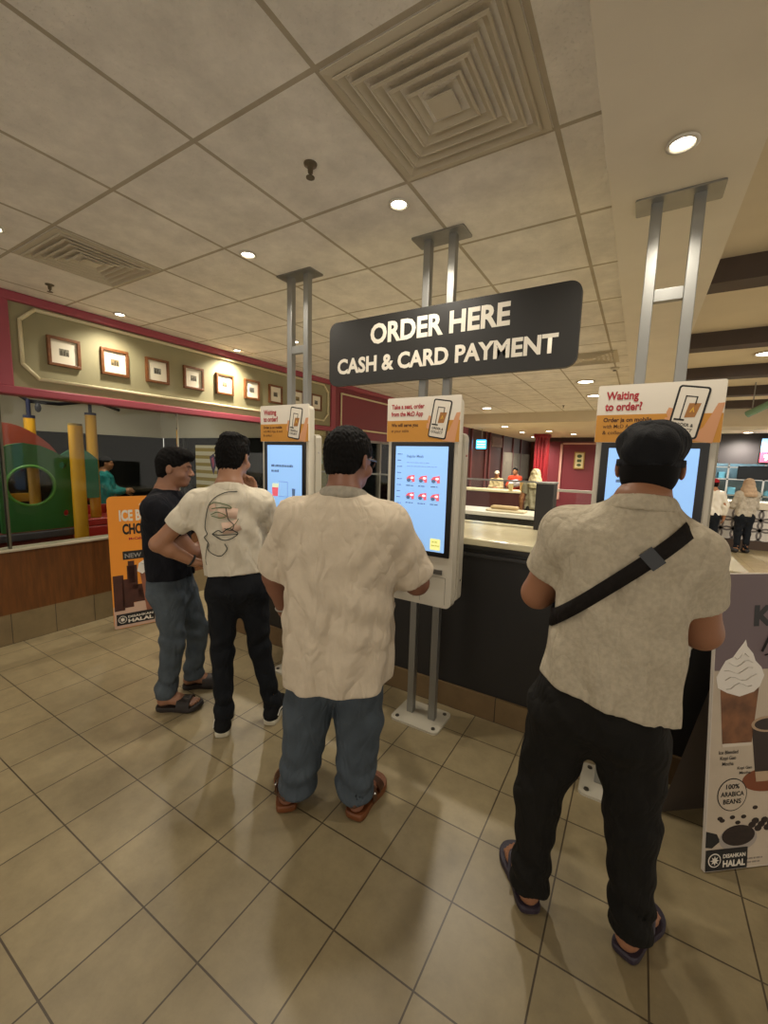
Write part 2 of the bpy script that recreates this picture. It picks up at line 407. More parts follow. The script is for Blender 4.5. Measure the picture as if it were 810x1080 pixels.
# red frieze continuing down the left wall, window below it
struct(MB().box((WX-.14, 5.3, 1.90), (WX-.001, 11.4, CEIL)).build('wall_left', M_red))
moulding(5.5, 10.9, 2.06, 2.60, 0, .014, M_mold, 'trim_7')
struct(MB().box((WX-.12, 5.3, 0), (WX, 11.4, .7)).build('wall_left', M_brown))
mb = MB()
for y in (5.3, 5.9, 6.75, 7.6, 8.5, 9.4, 10.3): mb.box((WX-.1, y, .7), (WX-.01, y+.05, 1.9))
mb.box((WX-.1, 5.3, 1.86), (WX-.01, 11.3, 1.9)); struct(mb.build('trim_8', mat('grey_mullion', '#8f8c86', .4, metal=.4)))
struct(MB().box((WX-.06, 5.35, .7), (WX-.05, 11.3, 1.86)).build('window_5', M_glass))
struct(MB().box((WX-1.5, 5.2, 0), (WX-1.45, 11.3, 2.5)).build('wall_far_left', mat('mustard_wall', '#a8975a', .7)))
struct(MB().box((WX-.12, 11.4, 0), (WX, 20, 2.55)).build('wall_left', M_brown))
mb = MB()
for y in (11.6, 12.9, 13.3, 14.8, 16.2, 17.4): mb.box((WX, y, 0), (WX+.05, y+.09, 2.52))
struct(mb.build('trim_9', mat('maroon_pilaster', '#5a2c2a', .5)))
mb = MB(); mb.box((WX, 13.55, 2.08), (WX+.03, 14.75, 2.42)); mb.cur = 1
for i in range(7): mb.box((WX+.03, 13.62, 2.12+i*.04), (WX+.045, 14.68, 2.135+i*.04))
t = mb.build('air_grille', [mat('grille_back', '#6e5a50', .5), mat('grille_slat', '#8a7468', .5)])
props(t, 'slatted air grille high on the dark brown far left wall', 'vent')
struct(MB().box((WX, 14.9, .9), (WX+.04, 19.0, 1.95)).build('trim_10', mat_tiles('grey_shutter', '#7a7466', '#817a6c', '#5c574c', .08, (0, 0), .02, .6, .3, sizey=3, axes='yz')))
# far wall with red panel
struct(MB().box((WX-.1, 19.4, 0), (-3.3, 19.5, 2.55)).build('wall_far', mat('rust_wall', '#6b3a22', .6)))
struct(MB().box((-3.35, 16.3, 0), (.1, 16.4, 2.55)).build('wall_far', M_red))
mb = MB(); mb.box((-2.50, 16.26, .3), (-2.43, 16.3, 2.34)); mb.box((-2.5, 16.26, 2.28), (.1, 16.3, 2.34))
struct(mb.build('trim_11', mat('blush_moulding', '#d8a898', .5)))
struct(MB().box((-3.35, 16.2, 2.38), (.1, 16.3, 2.52)).build('trim_12', M_brown))
mb = MB()
for k in range(16):
    t = 2*PI*k/16
mb.box((-2.97, 14.2, 0), (-2.58, 14.55, 2.42)); 
for k in range(4): mb.cyl((-2.92+k*.098, 14.2, 0), (-2.92+k*.098, 14.2, 2.42), .042, n=10)
mb.box((-3.0, 14.12, 2.40), (-2.55, 14.6, 2.52), .01)
t = struct(mb.build('trim_13', mat('red_column_paint', '#8a1c24', .4), smooth=True, auto=True))
# right side: order counter, bulkhead, kitchen
struct(MB().box((.9, 12, 1.69), (6, 12.15, 2.42)).build('wall_right', mat('charcoal_bulkhead', '#2a2629', .6)))
struct(MB().box((.3, 10.95, 2.35), (6, 12, 2.42)).build('trim_14', M_sofw))
struct(MB().box((.7, 14.4, 0), (6, 14.5, 2.4)).build('wall_back', mat('kitchen_steel_wall', '#7f959b', .35, metal=.3, noise=.5, nscale=2.5)))
struct(MB().box((-.15, 12.0, 0), (.95, 12.15, 2.55)).build('wall_middle', mat('grey_divider', '#5a5550', .6)))

# play room behind the glazing
M_pw = mat('play_room_wall', '#c9c3ae', .8)
struct(MB().box((-8.1, -2, 1.86), (-8, 4.8, 2.9)).build('wall_play', M_pw))
struct(MB().box((-8.1, -2, 0), (-8.02, 4.8, 1.86)).build('wall_play', mat('dark_glazing', '#121310', .6, spec=.1)))
struct(MB().box((-8, 4.75, 1.86), (WX-.12, 4.85, 2.9)).build('wall_play', M_pw))
struct(MB().box((-8, 4.8, 0), (WX-.12, 4.85, 1.86)).build('wall_play', mat('dark_glazing', '#121310', .6)))
mb = MB()
for x in (-7.3, -6.0, -4.9): mb.box((x, 4.74, 0), (x+.05, 4.8, 1.86))
for y in (.6, 1.9, 3.2): mb.box((-8.02, y, 0), (-7.97, y+.05, 1.86))
struct(mb.build('trim_15', mat('dark_frame', '#2b2d26', .4)))
struct(MB().box((-8.1, -2, 2.9), (WX-.12, 5, 2.95)).build('ceiling', M_pw))

# ------------------------------------------------------------------ lamps and ceiling fittings
def spot(loc, watt, parent, ang=130, r=.05, tilt=None):
    l = bpy.data.lights.new('spot', 'SPOT'); l.energy = watt; l.color = LIGHT_COL; l.spot_size = math.radians(ang); l.spot_blend = .8; l.shadow_soft_size = r
    o = bpy.data.objects.new('spot', l); COL.objects.link(o); o.location = loc; o.parent = parent
    if tilt: o.rotation_euler = tilt
def downlight(x, y, z, label, watt=SPOT_W, r=.036, group='round recessed ceiling downlights', ang=140):
    t = empty('downlight', (x, y, z), 0, label, 'ceiling light', group)
    MB().lathe([(r*.95, -.002), (r*1.35, -.004), (r*1.4, -.010), (r*1.05, -.012), (r, .0)], n=24).build('trim_ring', M_white, t, smooth=True)
    MB().lathe([(r*.98, -.004), (r*.8, -.007), (.001, -.008)], n=20).build('lens', M_lamp, t, smooth=True)
    spot((0, 0, -.02), watt, t, ang, r)
    return t
G1 = 'round recessed ceiling downlights'
for x, y, lb in ((-1.07, 1.82, 'recessed downlight in the ceiling just beyond the large square air diffuser'),
                 (-2.10, 1.82, 'recessed downlight in the ceiling above the young man in white t-shirt'),
                 (-3.97, 2.03, 'recessed downlight close to the olive wall above the second framed picture'),
                 (-4.03, 3.32, 'recessed downlight close to the olive wall above the middle framed pictures'),
                 (-3.17, 3.35, 'recessed downlight seen beside the left kiosk posts'),
                 (-2.1, 4.6, 'recessed downlight seen just below the large order sign'),
                 (-1.15, 3.36, 'added fill downlight, unseen behind the left half of the large order sign'),  # unseen lamp, added to brighten the middle of the ceiling
                 (-.75, 4.6, 'added fill downlight, unseen behind the right half of the large order sign'),  # second added lamp, out of sight, lifts the mid ceiling further back
                 (-3.1, .95, 'recessed downlight at the left edge of the picture'),
                 (-1.0, .35, 'recessed downlight at the top edge of the picture')):
    downlight(x, y, CEIL, lb, SPOT_W*(.75 if y < 1.5 else 1.15 if y < 3 else 2.6))
downlight(.026, 1.83, SOF, 'recessed downlight in the smooth soffit above the right kiosk posts', SPOT_W)
def wide_light(x, y, z, label, watt):
    t = empty('downlight', (x, y, z), 0, label, 'ceiling light', 'larger downlights in the far dining area')
    MB().lathe([(.1, -.002), (.125, -.004), (.13, -.012), (.105, -.016), (.1, 0)], n=24).build('trim_ring', M_white, t, smooth=True)
    MB().lathe([(.1, -.006), (.08, -.010), (.001, -.012)], n=20).build('lens', M_lamp, t, smooth=True)
    spot((0, 0, -.03), watt*3.8, t, 160, .1)
wide_light(-.77, 6.74, CEIL, 'far downlight nearest to the soffit beside the right kiosk board', 60)
wide_light(-.78, 8.14, CEIL, 'far downlight second from the right kiosk board, just below its neighbour', 60)
wide_light(-3.0, 9.2, CEIL, 'far downlight over the red frieze just right of the middle kiosk', 60)
wide_light(-3.14, 11.2, 2.52, 'far downlight first of the row beyond the ceiling drop', 60)
wide_light(-3.18, 13.3, 2.52, 'far downlight second of the row beyond the ceiling drop', 60)
wide_light(-3.35, 15.6, 2.52, 'far downlight third of the row, left of the red column', 60)
wide_light(-1.85, 14.3, 2.52, 'far downlight over the cream-framed red wall', 60)
wide_light(-2.33, 12.9, 2.52, 'far downlight right beside the top of the red column', 60)
wide_light(1.13, 6.5, 2.9, 'downlight between the dark beams at the right edge', 60)
wide_light(1.88, 11.6, 2.35, 'downlight above the far order counter', 70)
wide_light(3.0, 8.2, 2.9, 'downlight between the dark beams beyond the right edge', 60)
for x, y, p in ((-5.0, 1.5, 45), (-6.6, 3.4, 30)):    # lamps of the play room
    t = empty('downlight', (x, y, 2.9), 0, 'play room downlight at %s of its ceiling' % ('the near end' if y < 2 else 'the far end'), 'ceiling light', 'play room lights')
    MB().lathe([(.1, -.002), (.12, -.004), (.12, -.012), (.001, -.012)], n=20).build('lens', M_lamp, t); spot((0, 0, -.03), p*2, t, 150, .1)
t = empty('downlight', (2.2, 13.2, 2.4), 0, 'cool kitchen ceiling light behind the order counter', 'ceiling light')
MB().lathe([(.2, -.002), (.2, -.03), (.001, -.03)], n=20).build('lens', mat('cool_lamp', (.8, .95, 1.0), emit=8), t)
l = bpy.data.lights.new('spot', 'SPOT'); l.energy = 180; l.color = (.75, .93, 1); l.spot_size = 2.8; l.shadow_soft_size = .2
o = bpy.data.objects.new('spot', l); COL.objects.link(o); o.location = (0, 0, -.04); o.parent = t

def diffuser(x, y, z, label, s=.585, n=6):
    t = empty('air_diffuser', (x, y, z), 0, label, 'air vent', 'square ceiling air diffusers'); h = s/2
    M_d = mat('diffuser_enamel', '#c9bfa9', .5)
    mb = MB(); mb.box((-h, -h, .02), (h, h, .03)); mb.build('backing', mat('diffuser_dark', '#4b4336', .8), t)
    mb = MB()
    def ring(a, za, b, zb, th=.003):   # sloping square blade from half-width a/za to b/zb
        for q in range(4):
            c, s_ = [(1, 0), (0, 1), (-1, 0), (0, -1)][q]
            P = lambda u, v, zz: (u*c-v*s_, u*s_+v*c, zz)
            mb.add([P(-a, -a, za), P(a, -a, za), P(b, -b, zb), P(-b, -b, zb), P(-a, -a, za-th), P(a, -a, za-th), P(b, -b, zb-th), P(-b, -b, zb-th)],
                   [(0, 1, 2, 3), (7, 6, 5, 4), (0, 4, 5, 1), (2, 6, 7, 3), (1, 5, 6, 2), (3, 7, 4, 0)])
    ring(h, -.001, h-.03, -.004); mb.build('outer_frame', M_d, t)
    mb = MB(); w0 = h-.03
    for i in range(n-1):
        a = w0 - i*(w0-.05)/(n-1); b = a-(w0-.05)/(n-1)*1.05
        ring(a, -.012, b-.004, .02)
        ring(a+.002, -.010, a-.006, -.013)
    mb.box((-.045, -.045, -.012), (.045, .045, -.008)); mb.build('louvre_blades', M_d, t)
diffuser(-.665, 1.41, CEIL-.002, 'large square louvred air diffuser at the top of the picture')
diffuser(-3.085, 1.41, CEIL-.002, 'square louvred air diffuser above the olive wall at the left')
diffuser(-.6, 5.34, CEIL-.002, 'distant square air diffuser just right of the order sign')
def sprinkler(x, y, z, label):
    t = empty('fire_sprinkler', (x, y, z), 0, label, 'sprinkler', 'ceiling sprinkler heads')
    MB().lathe([(.028, 0), (.026, -.006), (.012, -.01), (.010, -.035), (.001, -.036)], n=16).build('escutcheon', mat('dull_brass', '#6a5f4d', .4, metal=.6), t, smooth=True)
    mb = MB(); mb.cyl((0, 0, -.035), (0, 0, -.05), .005, n=8); mb.cyl((0, 0, -.05), (0, 0, -.053), .018, n=12); mb.build('deflector', mat('dull_brass', '#6a5f4d', .4), t)
sprinkler(-1.26, 1.42, CEIL, 'small fire sprinkler between the two nearest downlights')
sprinkler(-3.77, 1.45, CEIL, 'small fire sprinkler near the left air diffuser')
sprinkler(-1.44, 9.3, CEIL, 'distant fire sprinkler left of the far downlights')
t = empty('smoke_detector', (-.25-.12, 5.95, CEIL-.001), 0, 'round smoke detector beside the distant air diffuser', 'detector')
MB().lathe([(.05, 0), (.05, -.015), (.035, -.03), (.001, -.032)], n=20).build('housing', M_white, t, smooth=True)
MB().lathe([(.02, -.032), (.018, -.04), (.001, -.04)], n=12).build('sensor', M_black, t)
t = empty('ceiling_pipe', (0, 0, 0), 0, 'pale green diagonal tube hanging under the right ceiling', 'pipe')
mb = MB(); mb.cyl((1.35, 8.6, 2.42), (1.75, 8.3, 2.66), .05, n=16); mb.build('tube', mat('green_acrylic', '#7fa58c', .25), t, smooth=True, auto=True)
mb = MB(); mb.cyl((1.4, 8.56, 2.45), (1.4, 8.56, 2.9), .008, n=8); mb.build('hanger', M_steel, t); MB().cyl((1.7, 8.34, 2.63), (1.7, 8.34, 2.9), .008, n=8).build('hanger', M_steel, t)

# ------------------------------------------------------------------ framed pictures
M_fw = mat('picture_frame_wood', '#7a4a24', .45, noise=.3, nscale=30)
def pic(y, k):
    z = 2.38; names = ['first', 'second', 'third', 'fourth', 'fifth', 'sixth', 'seventh', 'eighth', 'last']
    t = empty('framed_picture', (WX, y, z), 0, '%s framed picture from the left on the olive wall' % names[k], 'picture', 'small wood-framed pictures on the olive wall')
    mb = MB(); s, b = .118, .024
    for lo, hi in (((0, -s, -s), (.028, s, -s+b)), ((0, -s, s-b), (.028, s, s)), ((0, -s, -s+b), (.028, -s+b, s-b)), ((0, s-b, -s+b), (.028, s, s-b))): mb.box(lo, hi, .003)
    mb.build('frame', M_fw, t)
    MB().box((.0, -s+b, -s+b), (.012, s-b, s-b)).build('mat_board', mat('mat_board', '#e4dcc6', .8), t)
    mb = MB(); q = .035; mb.box((.012, -q, -q*.8), (.013, q, q*.8)); p = mb.build('print', mat('print_%d' % (k % 3), ['#8d8672', '#a08a5e', '#8f8f86'][k % 3], .7, noise=.6, nscale=60), t)
    mb = MB(); r = random.Random(k)
    for j in range(3): yy = -q+.01+j*.02; mb.box((.013, yy, -q*.7), (.0135, yy+.012, -q*.7+.015+r.random()*.03))
    mb.build('print_detail', mat('print_ink', '#4c4535', .7), t)
for k in range(9): pic(1.685+k*.3975 + (.0 if k < 7 else .02), k)

# ------------------------------------------------------------------ play structure behind the glass
M_pg = mat('green_play_plastic', '#2a6a2c', .4); M_py = mat('yellow_play_plastic', '#d9a320', .4); M_pr = mat('red_play_plastic', '#a3231c', .4); M_navy = mat('navy_play_metal', '#1c2140', .4)
t = empty('play_structure', (-5.0, 1.8, 0), 0, 'green, red and yellow climbing frame behind the play room glass', 'climbing frame')
def Y(y): return y-1.8
bm = bmesh.new()
out = []
for yy, zz in ((1.42, .78), (2.0, .78), (2.0, 1.50), (1.93, 1.51), (1.86, 1.56), (1.75, 1.61), (1.62, 1.63), (1.52, 1.61), (1.42, 1.56)): out.append((Y(yy), zz))
inner = ellp(Y(1.66), 1.22, .185, .185, 32)
def holed(outer, holes, x0, x1, mname, parent, m):
    bm = bmesh.new(); es = []
    for lp in [outer]+holes:
        vs = [bm.verts.new((x0, a, b)) for a, b in lp]
        es += [bm.edges.new((vs[i], vs[(i+1) % len(vs)])) for i in range(len(vs))]
    bmesh.ops.triangle_fill(bm, use_beauty=True, use_dissolve=False, edges=es)
    r = bmesh.ops.extrude_face_region(bm, geom=bm.faces[:]); 
    for v in r['geom']:
        if isinstance(v, bmesh.types.BMVert): v.co.x = x1
    bmesh.ops.recalc_face_normals(bm, faces=bm.faces[:])
    me = bpy.data.meshes.new(mname); bm.to_mesh(me); bm.free(); me.materials.append(m); o = bpy.data.objects.new(mname, me); COL.objects.link(o); o.parent = parent; return o
gp = holed(out, [inner, ellp(Y(1.93), 1.42, .03, .035, 12), ellp(Y(1.94), .93, .03, .035, 12)], -.05, 0, 'side_panel', t, M_pg)
mb = MB()
for i in range(32):
    a = 2*PI*i/32; b = 2*PI*(i+1)/32; mb.cyl((-.0, Y(1.66)+.19*math.cos(a), 1.22+.19*math.sin(a)), (0, Y(1.66)+.19*math.cos(b), 1.22+.19*math.sin(b)), .014, n=8, caps=False)
mb.build('window_rim', mat('lime_play_plastic', '#4f8a34', .4), gp, smooth=True)
MB().prism(ellp(Y(1.66), 1.22, .19, .19, 32), lambda u, v, d: (d, u, v), -.03, -.025).build('bubble_window', mat_glass('bubble_glass', (.8, .8, .8), rough=.1), gp)
arch = [(Y(1.2)+.85*k/14, 1.55+.28*math.sin(PI*(k/14*.95+.05))**.8) for k in range(15)]
MB().prism([(arch[0][0], 1.4)]+arch+[(arch[-1][0], 1.4)], lambda u, v, d: (d, u, v), -.5, -.44).build('arch_panel', mat('rust_play_plastic', '#84331f', .45), t)
arch = [(Y(2.15)+.42*k/14, 1.47+.13*math.sin(PI*k/14)) for k in range(15)]
MB().prism([(arch[0][0], 1.0)]+arch+[(arch[-1][0], 1.0)], lambda u, v, d: (d, u, v), -.75, -.7).build('rear_panel', mat('teal_play_plastic', '#2b6a4c', .45), t)
for (x, y, z1, r) in ((.1, 2.02, 1.82, .062), (-.6, 1.885, 1.90, .05), (-1.0, 2.65, 2.02, .06)):
    p = MB().cyl((x, Y(y), 0), (x, Y(y), z1), r, n=20).build('post', M_py, t, smooth=True, auto=True)
    if x < 0:
        mb = MB(); mb.cyl((x, Y(y), z1), (x, Y(y), z1+.03), r*1.05, n=20); mb.cyl((x, Y(y), z1), (x, Y(y), z1+.2), .02, n=10); mb.build('post_cap', M_navy, p, smooth=True, auto=True)
    else: MB().cyl((x, Y(y), z1), (x, Y(y), z1+.02), r*.95, n=20).build('post_cap', mat('ochre', '#8a7434', .5), p)
mb = MB(); mb.tube([(-.6, Y(1.8), 2.14), (-.62, Y(1.9), 2.08), (-.7, Y(2.2), 2.09), (-1.0, Y(2.7), 2.2), (-1.0, Y(3.0), 2.12)], .02); mb.sph((-.6, Y(1.97), 2.02), (.025, .03, .05)); mb.build('overhead_bar', mat('black_tube', '#14161f', .4), t, smooth=True)
mb = MB(); mb.cyl((-.95, Y(2.53), .95), (-.95, Y(2.53), 1.35), .025, n=10); mb.build('grab_handle', M_pr, t, smooth=True)
mb = MB(); mb.box((-.6, Y(1.3), 0), (-.02, Y(2.0), .70), .02); mb.build('base_box', mat('maroon_play', '#6b1c18', .5), t)
mb = MB(); mb.box((-.05, Y(1.3), .70), (.03, Y(2.0), .77), .01); mb.build('edge_rail', mat('grey_play', '#4b4a52', .5), t)
mb = MB(); mb.box((-1.4, Y(2.2), 0), (-.3, Y(3.1), .72), .02)
mb.box((-1.4, Y(2.2), .72), (-1.34, Y(3.1), .84), .01); mb.box((-.36, Y(2.2), .72), (-.3, Y(3.1), .80), .01); mb.box((-1.34, Y(3.02), .72), (-.36, Y(3.1), .84), .01); mb.box((-1.34, Y(2.2), .72), (-.36, Y(2.26), .8), .01)
mb.build('slide_tray', M_pr, t)
mb = MB(); mb.box((-.9, Y(1.35), .99), (-.85, Y(1.95), 1.08)); mb.build('cross_board', M_py, t)
# striped poster on the end wall of the play room
t = empty('striped_poster', (-6.9, 4.73, .95), 0, 'cream and gold striped poster with a purple mark inside the play room', 'poster')
P = Plane((0, 0, 0), (1, 0, 0), (0, 0, 1))
MB().box((0, -.005, 0), (.9, .005, .78)).build('sheet', mat('cream_sheet', '#d8d0b0', .7), t)
P.polys('stripe', [[(0, .02+k*.13), (.9, .02+k*.13), (.9, .08+k*.13), (0, .08+k*.13)] for k in range(6)], mat('gold_stripe', '#a08a35', .7), t, .006)
P.polys('purple_mark', [[(.40, .58), (.52, .64), (.58, .46), (.5, .26), (.44, .4)], [(.6, .2), (.72, .2), (.74, .6), (.62, .56)]], mat('purple_ink', '#3a2352', .6), t, .0075)
P.polys('mark_fill', [[(.45, .55), (.51, .58), (.53, .46), (.49, .38)]], mat('pink_ink', '#b0496a', .6), t, .009)

# ------------------------------------------------------------------ service counter behind the kiosks
t = empty('service_counter', (-1.3, 2.4, 0), 0, 'long dark service counter with cream stone top behind the kiosks', 'counter')
X = lambda x: x+1.3
MB().box((X(-3.1), -.02, 0), (X(.44), .04, .15)).build('plinth', M_btilex, t)
mb = MB(); mb.box((X(-3.1), .0, .15), (X(.44), .62, 1.03)); mb.build('body', M_dark, t)
mb = MB(); mb.box((X(-3.12), -.012, 1.0), (X(.45), .012, 1.025), .004); mb.box((X(-3.12), -.02, 1.05), (X(.45), .0, 1.075), .004); mb.build('edge_moulding', mat('charcoal_metal', '#3b3a3a', .35, metal=.5), t)
mb = MB(); mb.box((X(-3.13), 0.0, 1.03), (X(.45), .7, 1.075)); mb.build('subtop', M_black, t)
mb = MB(); mb.box((X(-3.14), -.03, 1.075), (X(.46), .74, 1.115), .005); mb.build('worktop', mat('cream_stone', '#d8cfae', .18, noise=.05, nscale=8), t)
t = empty('glass_screen', (-.65, 3.05, 1.115), 0, 'low clear glass screen with metal rail standing on the service counter', 'glass screen')
MB().box((-2.2, 0, 0), (.04, .008, .32)).build('glass_pane', M_glass2, t)
MB().box((-2.2, -.004, .32), (.04, .012, .332)).build('top_rail', M_steel, t)
mb = MB(); [mb.box((x, -.01, 0), (x+.02, .02, .05)) for x in (-2.1, -1.4, -.7)]; mb.build('clamp', M_steel, t)
t = empty('counter_post', (-.53, 3.03, 1.115), 0, 'square black post standing on the service counter at the end of the glass', 'post')
MB().box((-.065, -.05, 0), (.05, .1, .325), .004).build('housing', mat('charcoal_panel', '#2c2b2d', .4), t)
mb = MB(); mb.box((-.07, -.055, .318), (.055, .105, .33), .002); mb.build('cap', M_steel, t)
t = empty('glass_screen', (.12, 3.6, 0), 0, 'clear glass panel with pale frame seen between the counter post and right kiosk', 'glass screen')
MB().box((-.75, 0, .9), (.0, .01, 1.35)).build('glass_pane', M_glass2, t); MB().box((-.75, -.01, 1.35), (.0, .02, 1.37)).build('top_rail', M_white, t)
mb = MB(); mb.box((-.76, -.015, 0), (-.735, .025, 1.37)); mb.box((-.02, -.015, 0), (.005, .025, 1.37)); mb.build('post', M_steel, t)
# back counter and things on it
t = empty('back_counter', (-1.6, 5.3, 0), 0, 'lower work counter with white top behind the service counter', 'counter')
MB().box((-1.4, 0, 0), (.85, .5, .88)).build('body', M_dark, t); MB().box((-1.42, -.03, .88), (.87, .55, .93), .004).build('worktop', mat('white_top', '#d8d2c4', .3), t)
t = empty('food_counter', (-3.0, 10.6, 0), 0, 'far cream food counter in front of the staff', 'counter')
MB().box((-1.1, 0, 0), (1.2, .6, .82)).build('body', mat('maroon_laminate', '#4c2422', .4), t); MB().box((-1.12, -.03, .82), (1.22, .63, .87), .004).build('worktop', mat('cream_top', '#d8cba4', .3), t)
def cup(x, y, z, h, col, label, nm='cup', cat='cup'):
    c = empty(nm, (x, y, z), 0, label, cat, 'small things on the back counters'); r = h*.33
    MB().lathe([(r*.75, 0), (r, h*.85), (r*1.04, h*.87), (r*.9, h*.87)], n=14).build('body', mat('c'+col, '#'+col, .5), c, smooth=True)
    MB().lathe([(r*1.05, h*.86), (r*1.0, h*.95), (r*.5, h), (.001, h)], n=14).build('lid', M_white, c, smooth=True)
cup(-2.75, 10.7, .87, .2, 'e2d2a0', 'pale cup on the far counter, leftmost of the row')
cup(-2.45, 10.7, .87, .26, 'd8b070', 'tan cup on the far counter, middle of the row')
cup(-2.2, 10.7, .87, .22, 'e8e0c0', 'white cup on the far counter, rightmost of the row')
cup(-2.15, 5.45, .93, .17, 'd8d4c8', 'white bottle-shaped cup at the left of the back counter')
t = empty('counter_tray', (-1.45, 5.5, .93), 0, 'long cream bag or tray lying on the white back counter', 'tray')
MB().box((-.25, -.1, 0), (.25, .1, .03), .01).build('tray_base', mat('tray_cream', '#cfc0a0', .6), t); MB().box((-.2, -.07, .03), (.15, .07, .075), .02).build('parcel', mat('kraft', '#b59a70', .7), t)
# lit blue notice
t = empty('blue_sign', (-3.98, 11.9, 2.08), 0, 'small glowing blue hanging sign on the far brown wall', 'sign')
MB().box((-.17, -.02, -.15), (.17, .02, .15), .01).build('case', M_black, t)
P = Plane((-.15, -.021, -.13), (1, 0, 0), (0, 0, 1)); P.poly('lit_face', rrect(0, 0, .3, .26, .02), mat('blue_glow', (.05, .45, .9), emit=2.5), t, .001)
P.polys('white_lines', [[(.03, .04+k*.075), (.27, .04+k*.075), (.27, .065+k*.075), (.03, .065+k*.075)] for k in range(3)], mat('white_glow', (.7, .95, 1), emit=2), t, .003)
MB().cyl((0, 0, .15), (0, 0, .44), .008).build('hanger', M_steel, t)
# picture on the red wall
t = empty('wall_picture', (-1.85, 16.25, 1.72), 0, 'tall narrow gold-framed picture on the red far wall', 'picture')
mb = MB(); mb.box((-.17, -.02, -.3), (.17, .02, .3), .01); mb.build('frame', mat('gold_frame', '#a8823c', .4), t)
P = Plane((-.13, -.021, -.26), (1, 0, 0), (0, 0, 1)); P.poly('print', rrect(0, 0, .26, .52, .01), mat('cream_print', '#d9cf9f', .7), t, .002)
P.polys('motif', [ellp(.13, .41, .08, .06, 16), rrect(.06, .2, .2, .3, .02), ellp(.13, .1, .07, .05, 16)], mat('print_green', '#4c5a3c', .7), t, .004)
# order counter on the right
M_lat = bpy.data.materials.new('lattice_white')
t = empty('order_counter', (2.3, 10.7, 0), 0, 'white order counter with grey circle lattice front at the far right', 'counter')
MB().box((-1.3, 0, 0), (2.5, .6, .18)).build('plinth', mat('brown_plinth', '#4a3a30', .5), t)
MB().box((-1.3, .0, .18), (2.5, .6, .80)).build('body', mat('lattice_ground', '#d6d2cc', .5), t)
MB().box((-1.33, -.04, .80), (2.53, .65, .93), .006).build('worktop', mat('counter_cream', '#d8d0bc', .3), t)
mb = MB(); 
for i in range(17):
    for j in range(3):
        cx, cz = -1.1+i*.2, .29+j*.2
        for k in range(16):
            a0, a1 = 2*PI*k/16, 2*PI*(k+1)/16
            r0, r1 = .115, .150
            mb.prism([(cx+r0*math.cos(a0), cz+r0*math.sin(a0)), (cx+r1*math.cos(a0), cz+r1*math.sin(a0)), (cx+r1*math.cos(a1), cz+r1*math.sin(a1)), (cx+r0*math.cos(a1), cz+r0*math.sin(a1))], lambda u, v, d: (min(max(u, -1.3), 2.5), d, min(max(v, .18), .8)), -.006, 0)
mb.build('lattice', mat('lattice_grey', '#6f6a69', .5), t)
t = empty('menu_screen', (2.35, 11.9, 1.98), 0, 'hanging menu screen with blue top and pink lower half at the right edge', 'screen')
MB().box((-.2, -.03, -.27), (.5, .03, .27), .008).build('case', M_black, t)
P = Plane((-.18, -.031, -.25), (1, 0, 0), (0, 0, 1)); P.poly('lit_top', rrect(0, .22, .66, .5, .01), mat('menu_blue', (.25, .55, .9), emit=1.2), t, .001); P.poly('lit_bottom', rrect(0, 0, .66, .22, .01), mat('menu_pink', (.85, .06, .12), emit=1.0), t, .001)
P.text('price', '9', .06, .04, .18, mat('menu_white', (1, .9, .9), emit=1.2), t, .003, bold=.02)
MB().cyl((.15, 0, .27), (.15, 0, .37), .012).build('bracket', M_steel, t)
t = empty('kitchen_shelf', (1.9, 13.8, 0), 0, 'steel kitchen rack with pans behind the order counter', 'shelf')
mb = MB()
for z in (.9, 1.3, 1.6): mb.box((-.7, -.2, z), (1.5, .2, z+.03))
for x in (-.7, 0, .7, 1.46): mb.box((x, -.2, 0), (x+.04, -.16, 2.0))
mb.build('rack', M_chrome, t)
mb = MB(); r = random.Random(3)
for k in range(9): x = -.6+k*.22; z = (.93, 1.33, 1.33)[k % 3]; mb.box((x, -.15, z), (x+.15, .1, z+.12+r.random()*.1), .01)
mb.build('food_pan', mat('teal_box', '#6fa8b4', .4), t)
mb = MB(); mb.box((.2, -.22, 1.32), (.8, -.18, 1.66), .01); mb.build('dark_monitor', M_black, t)

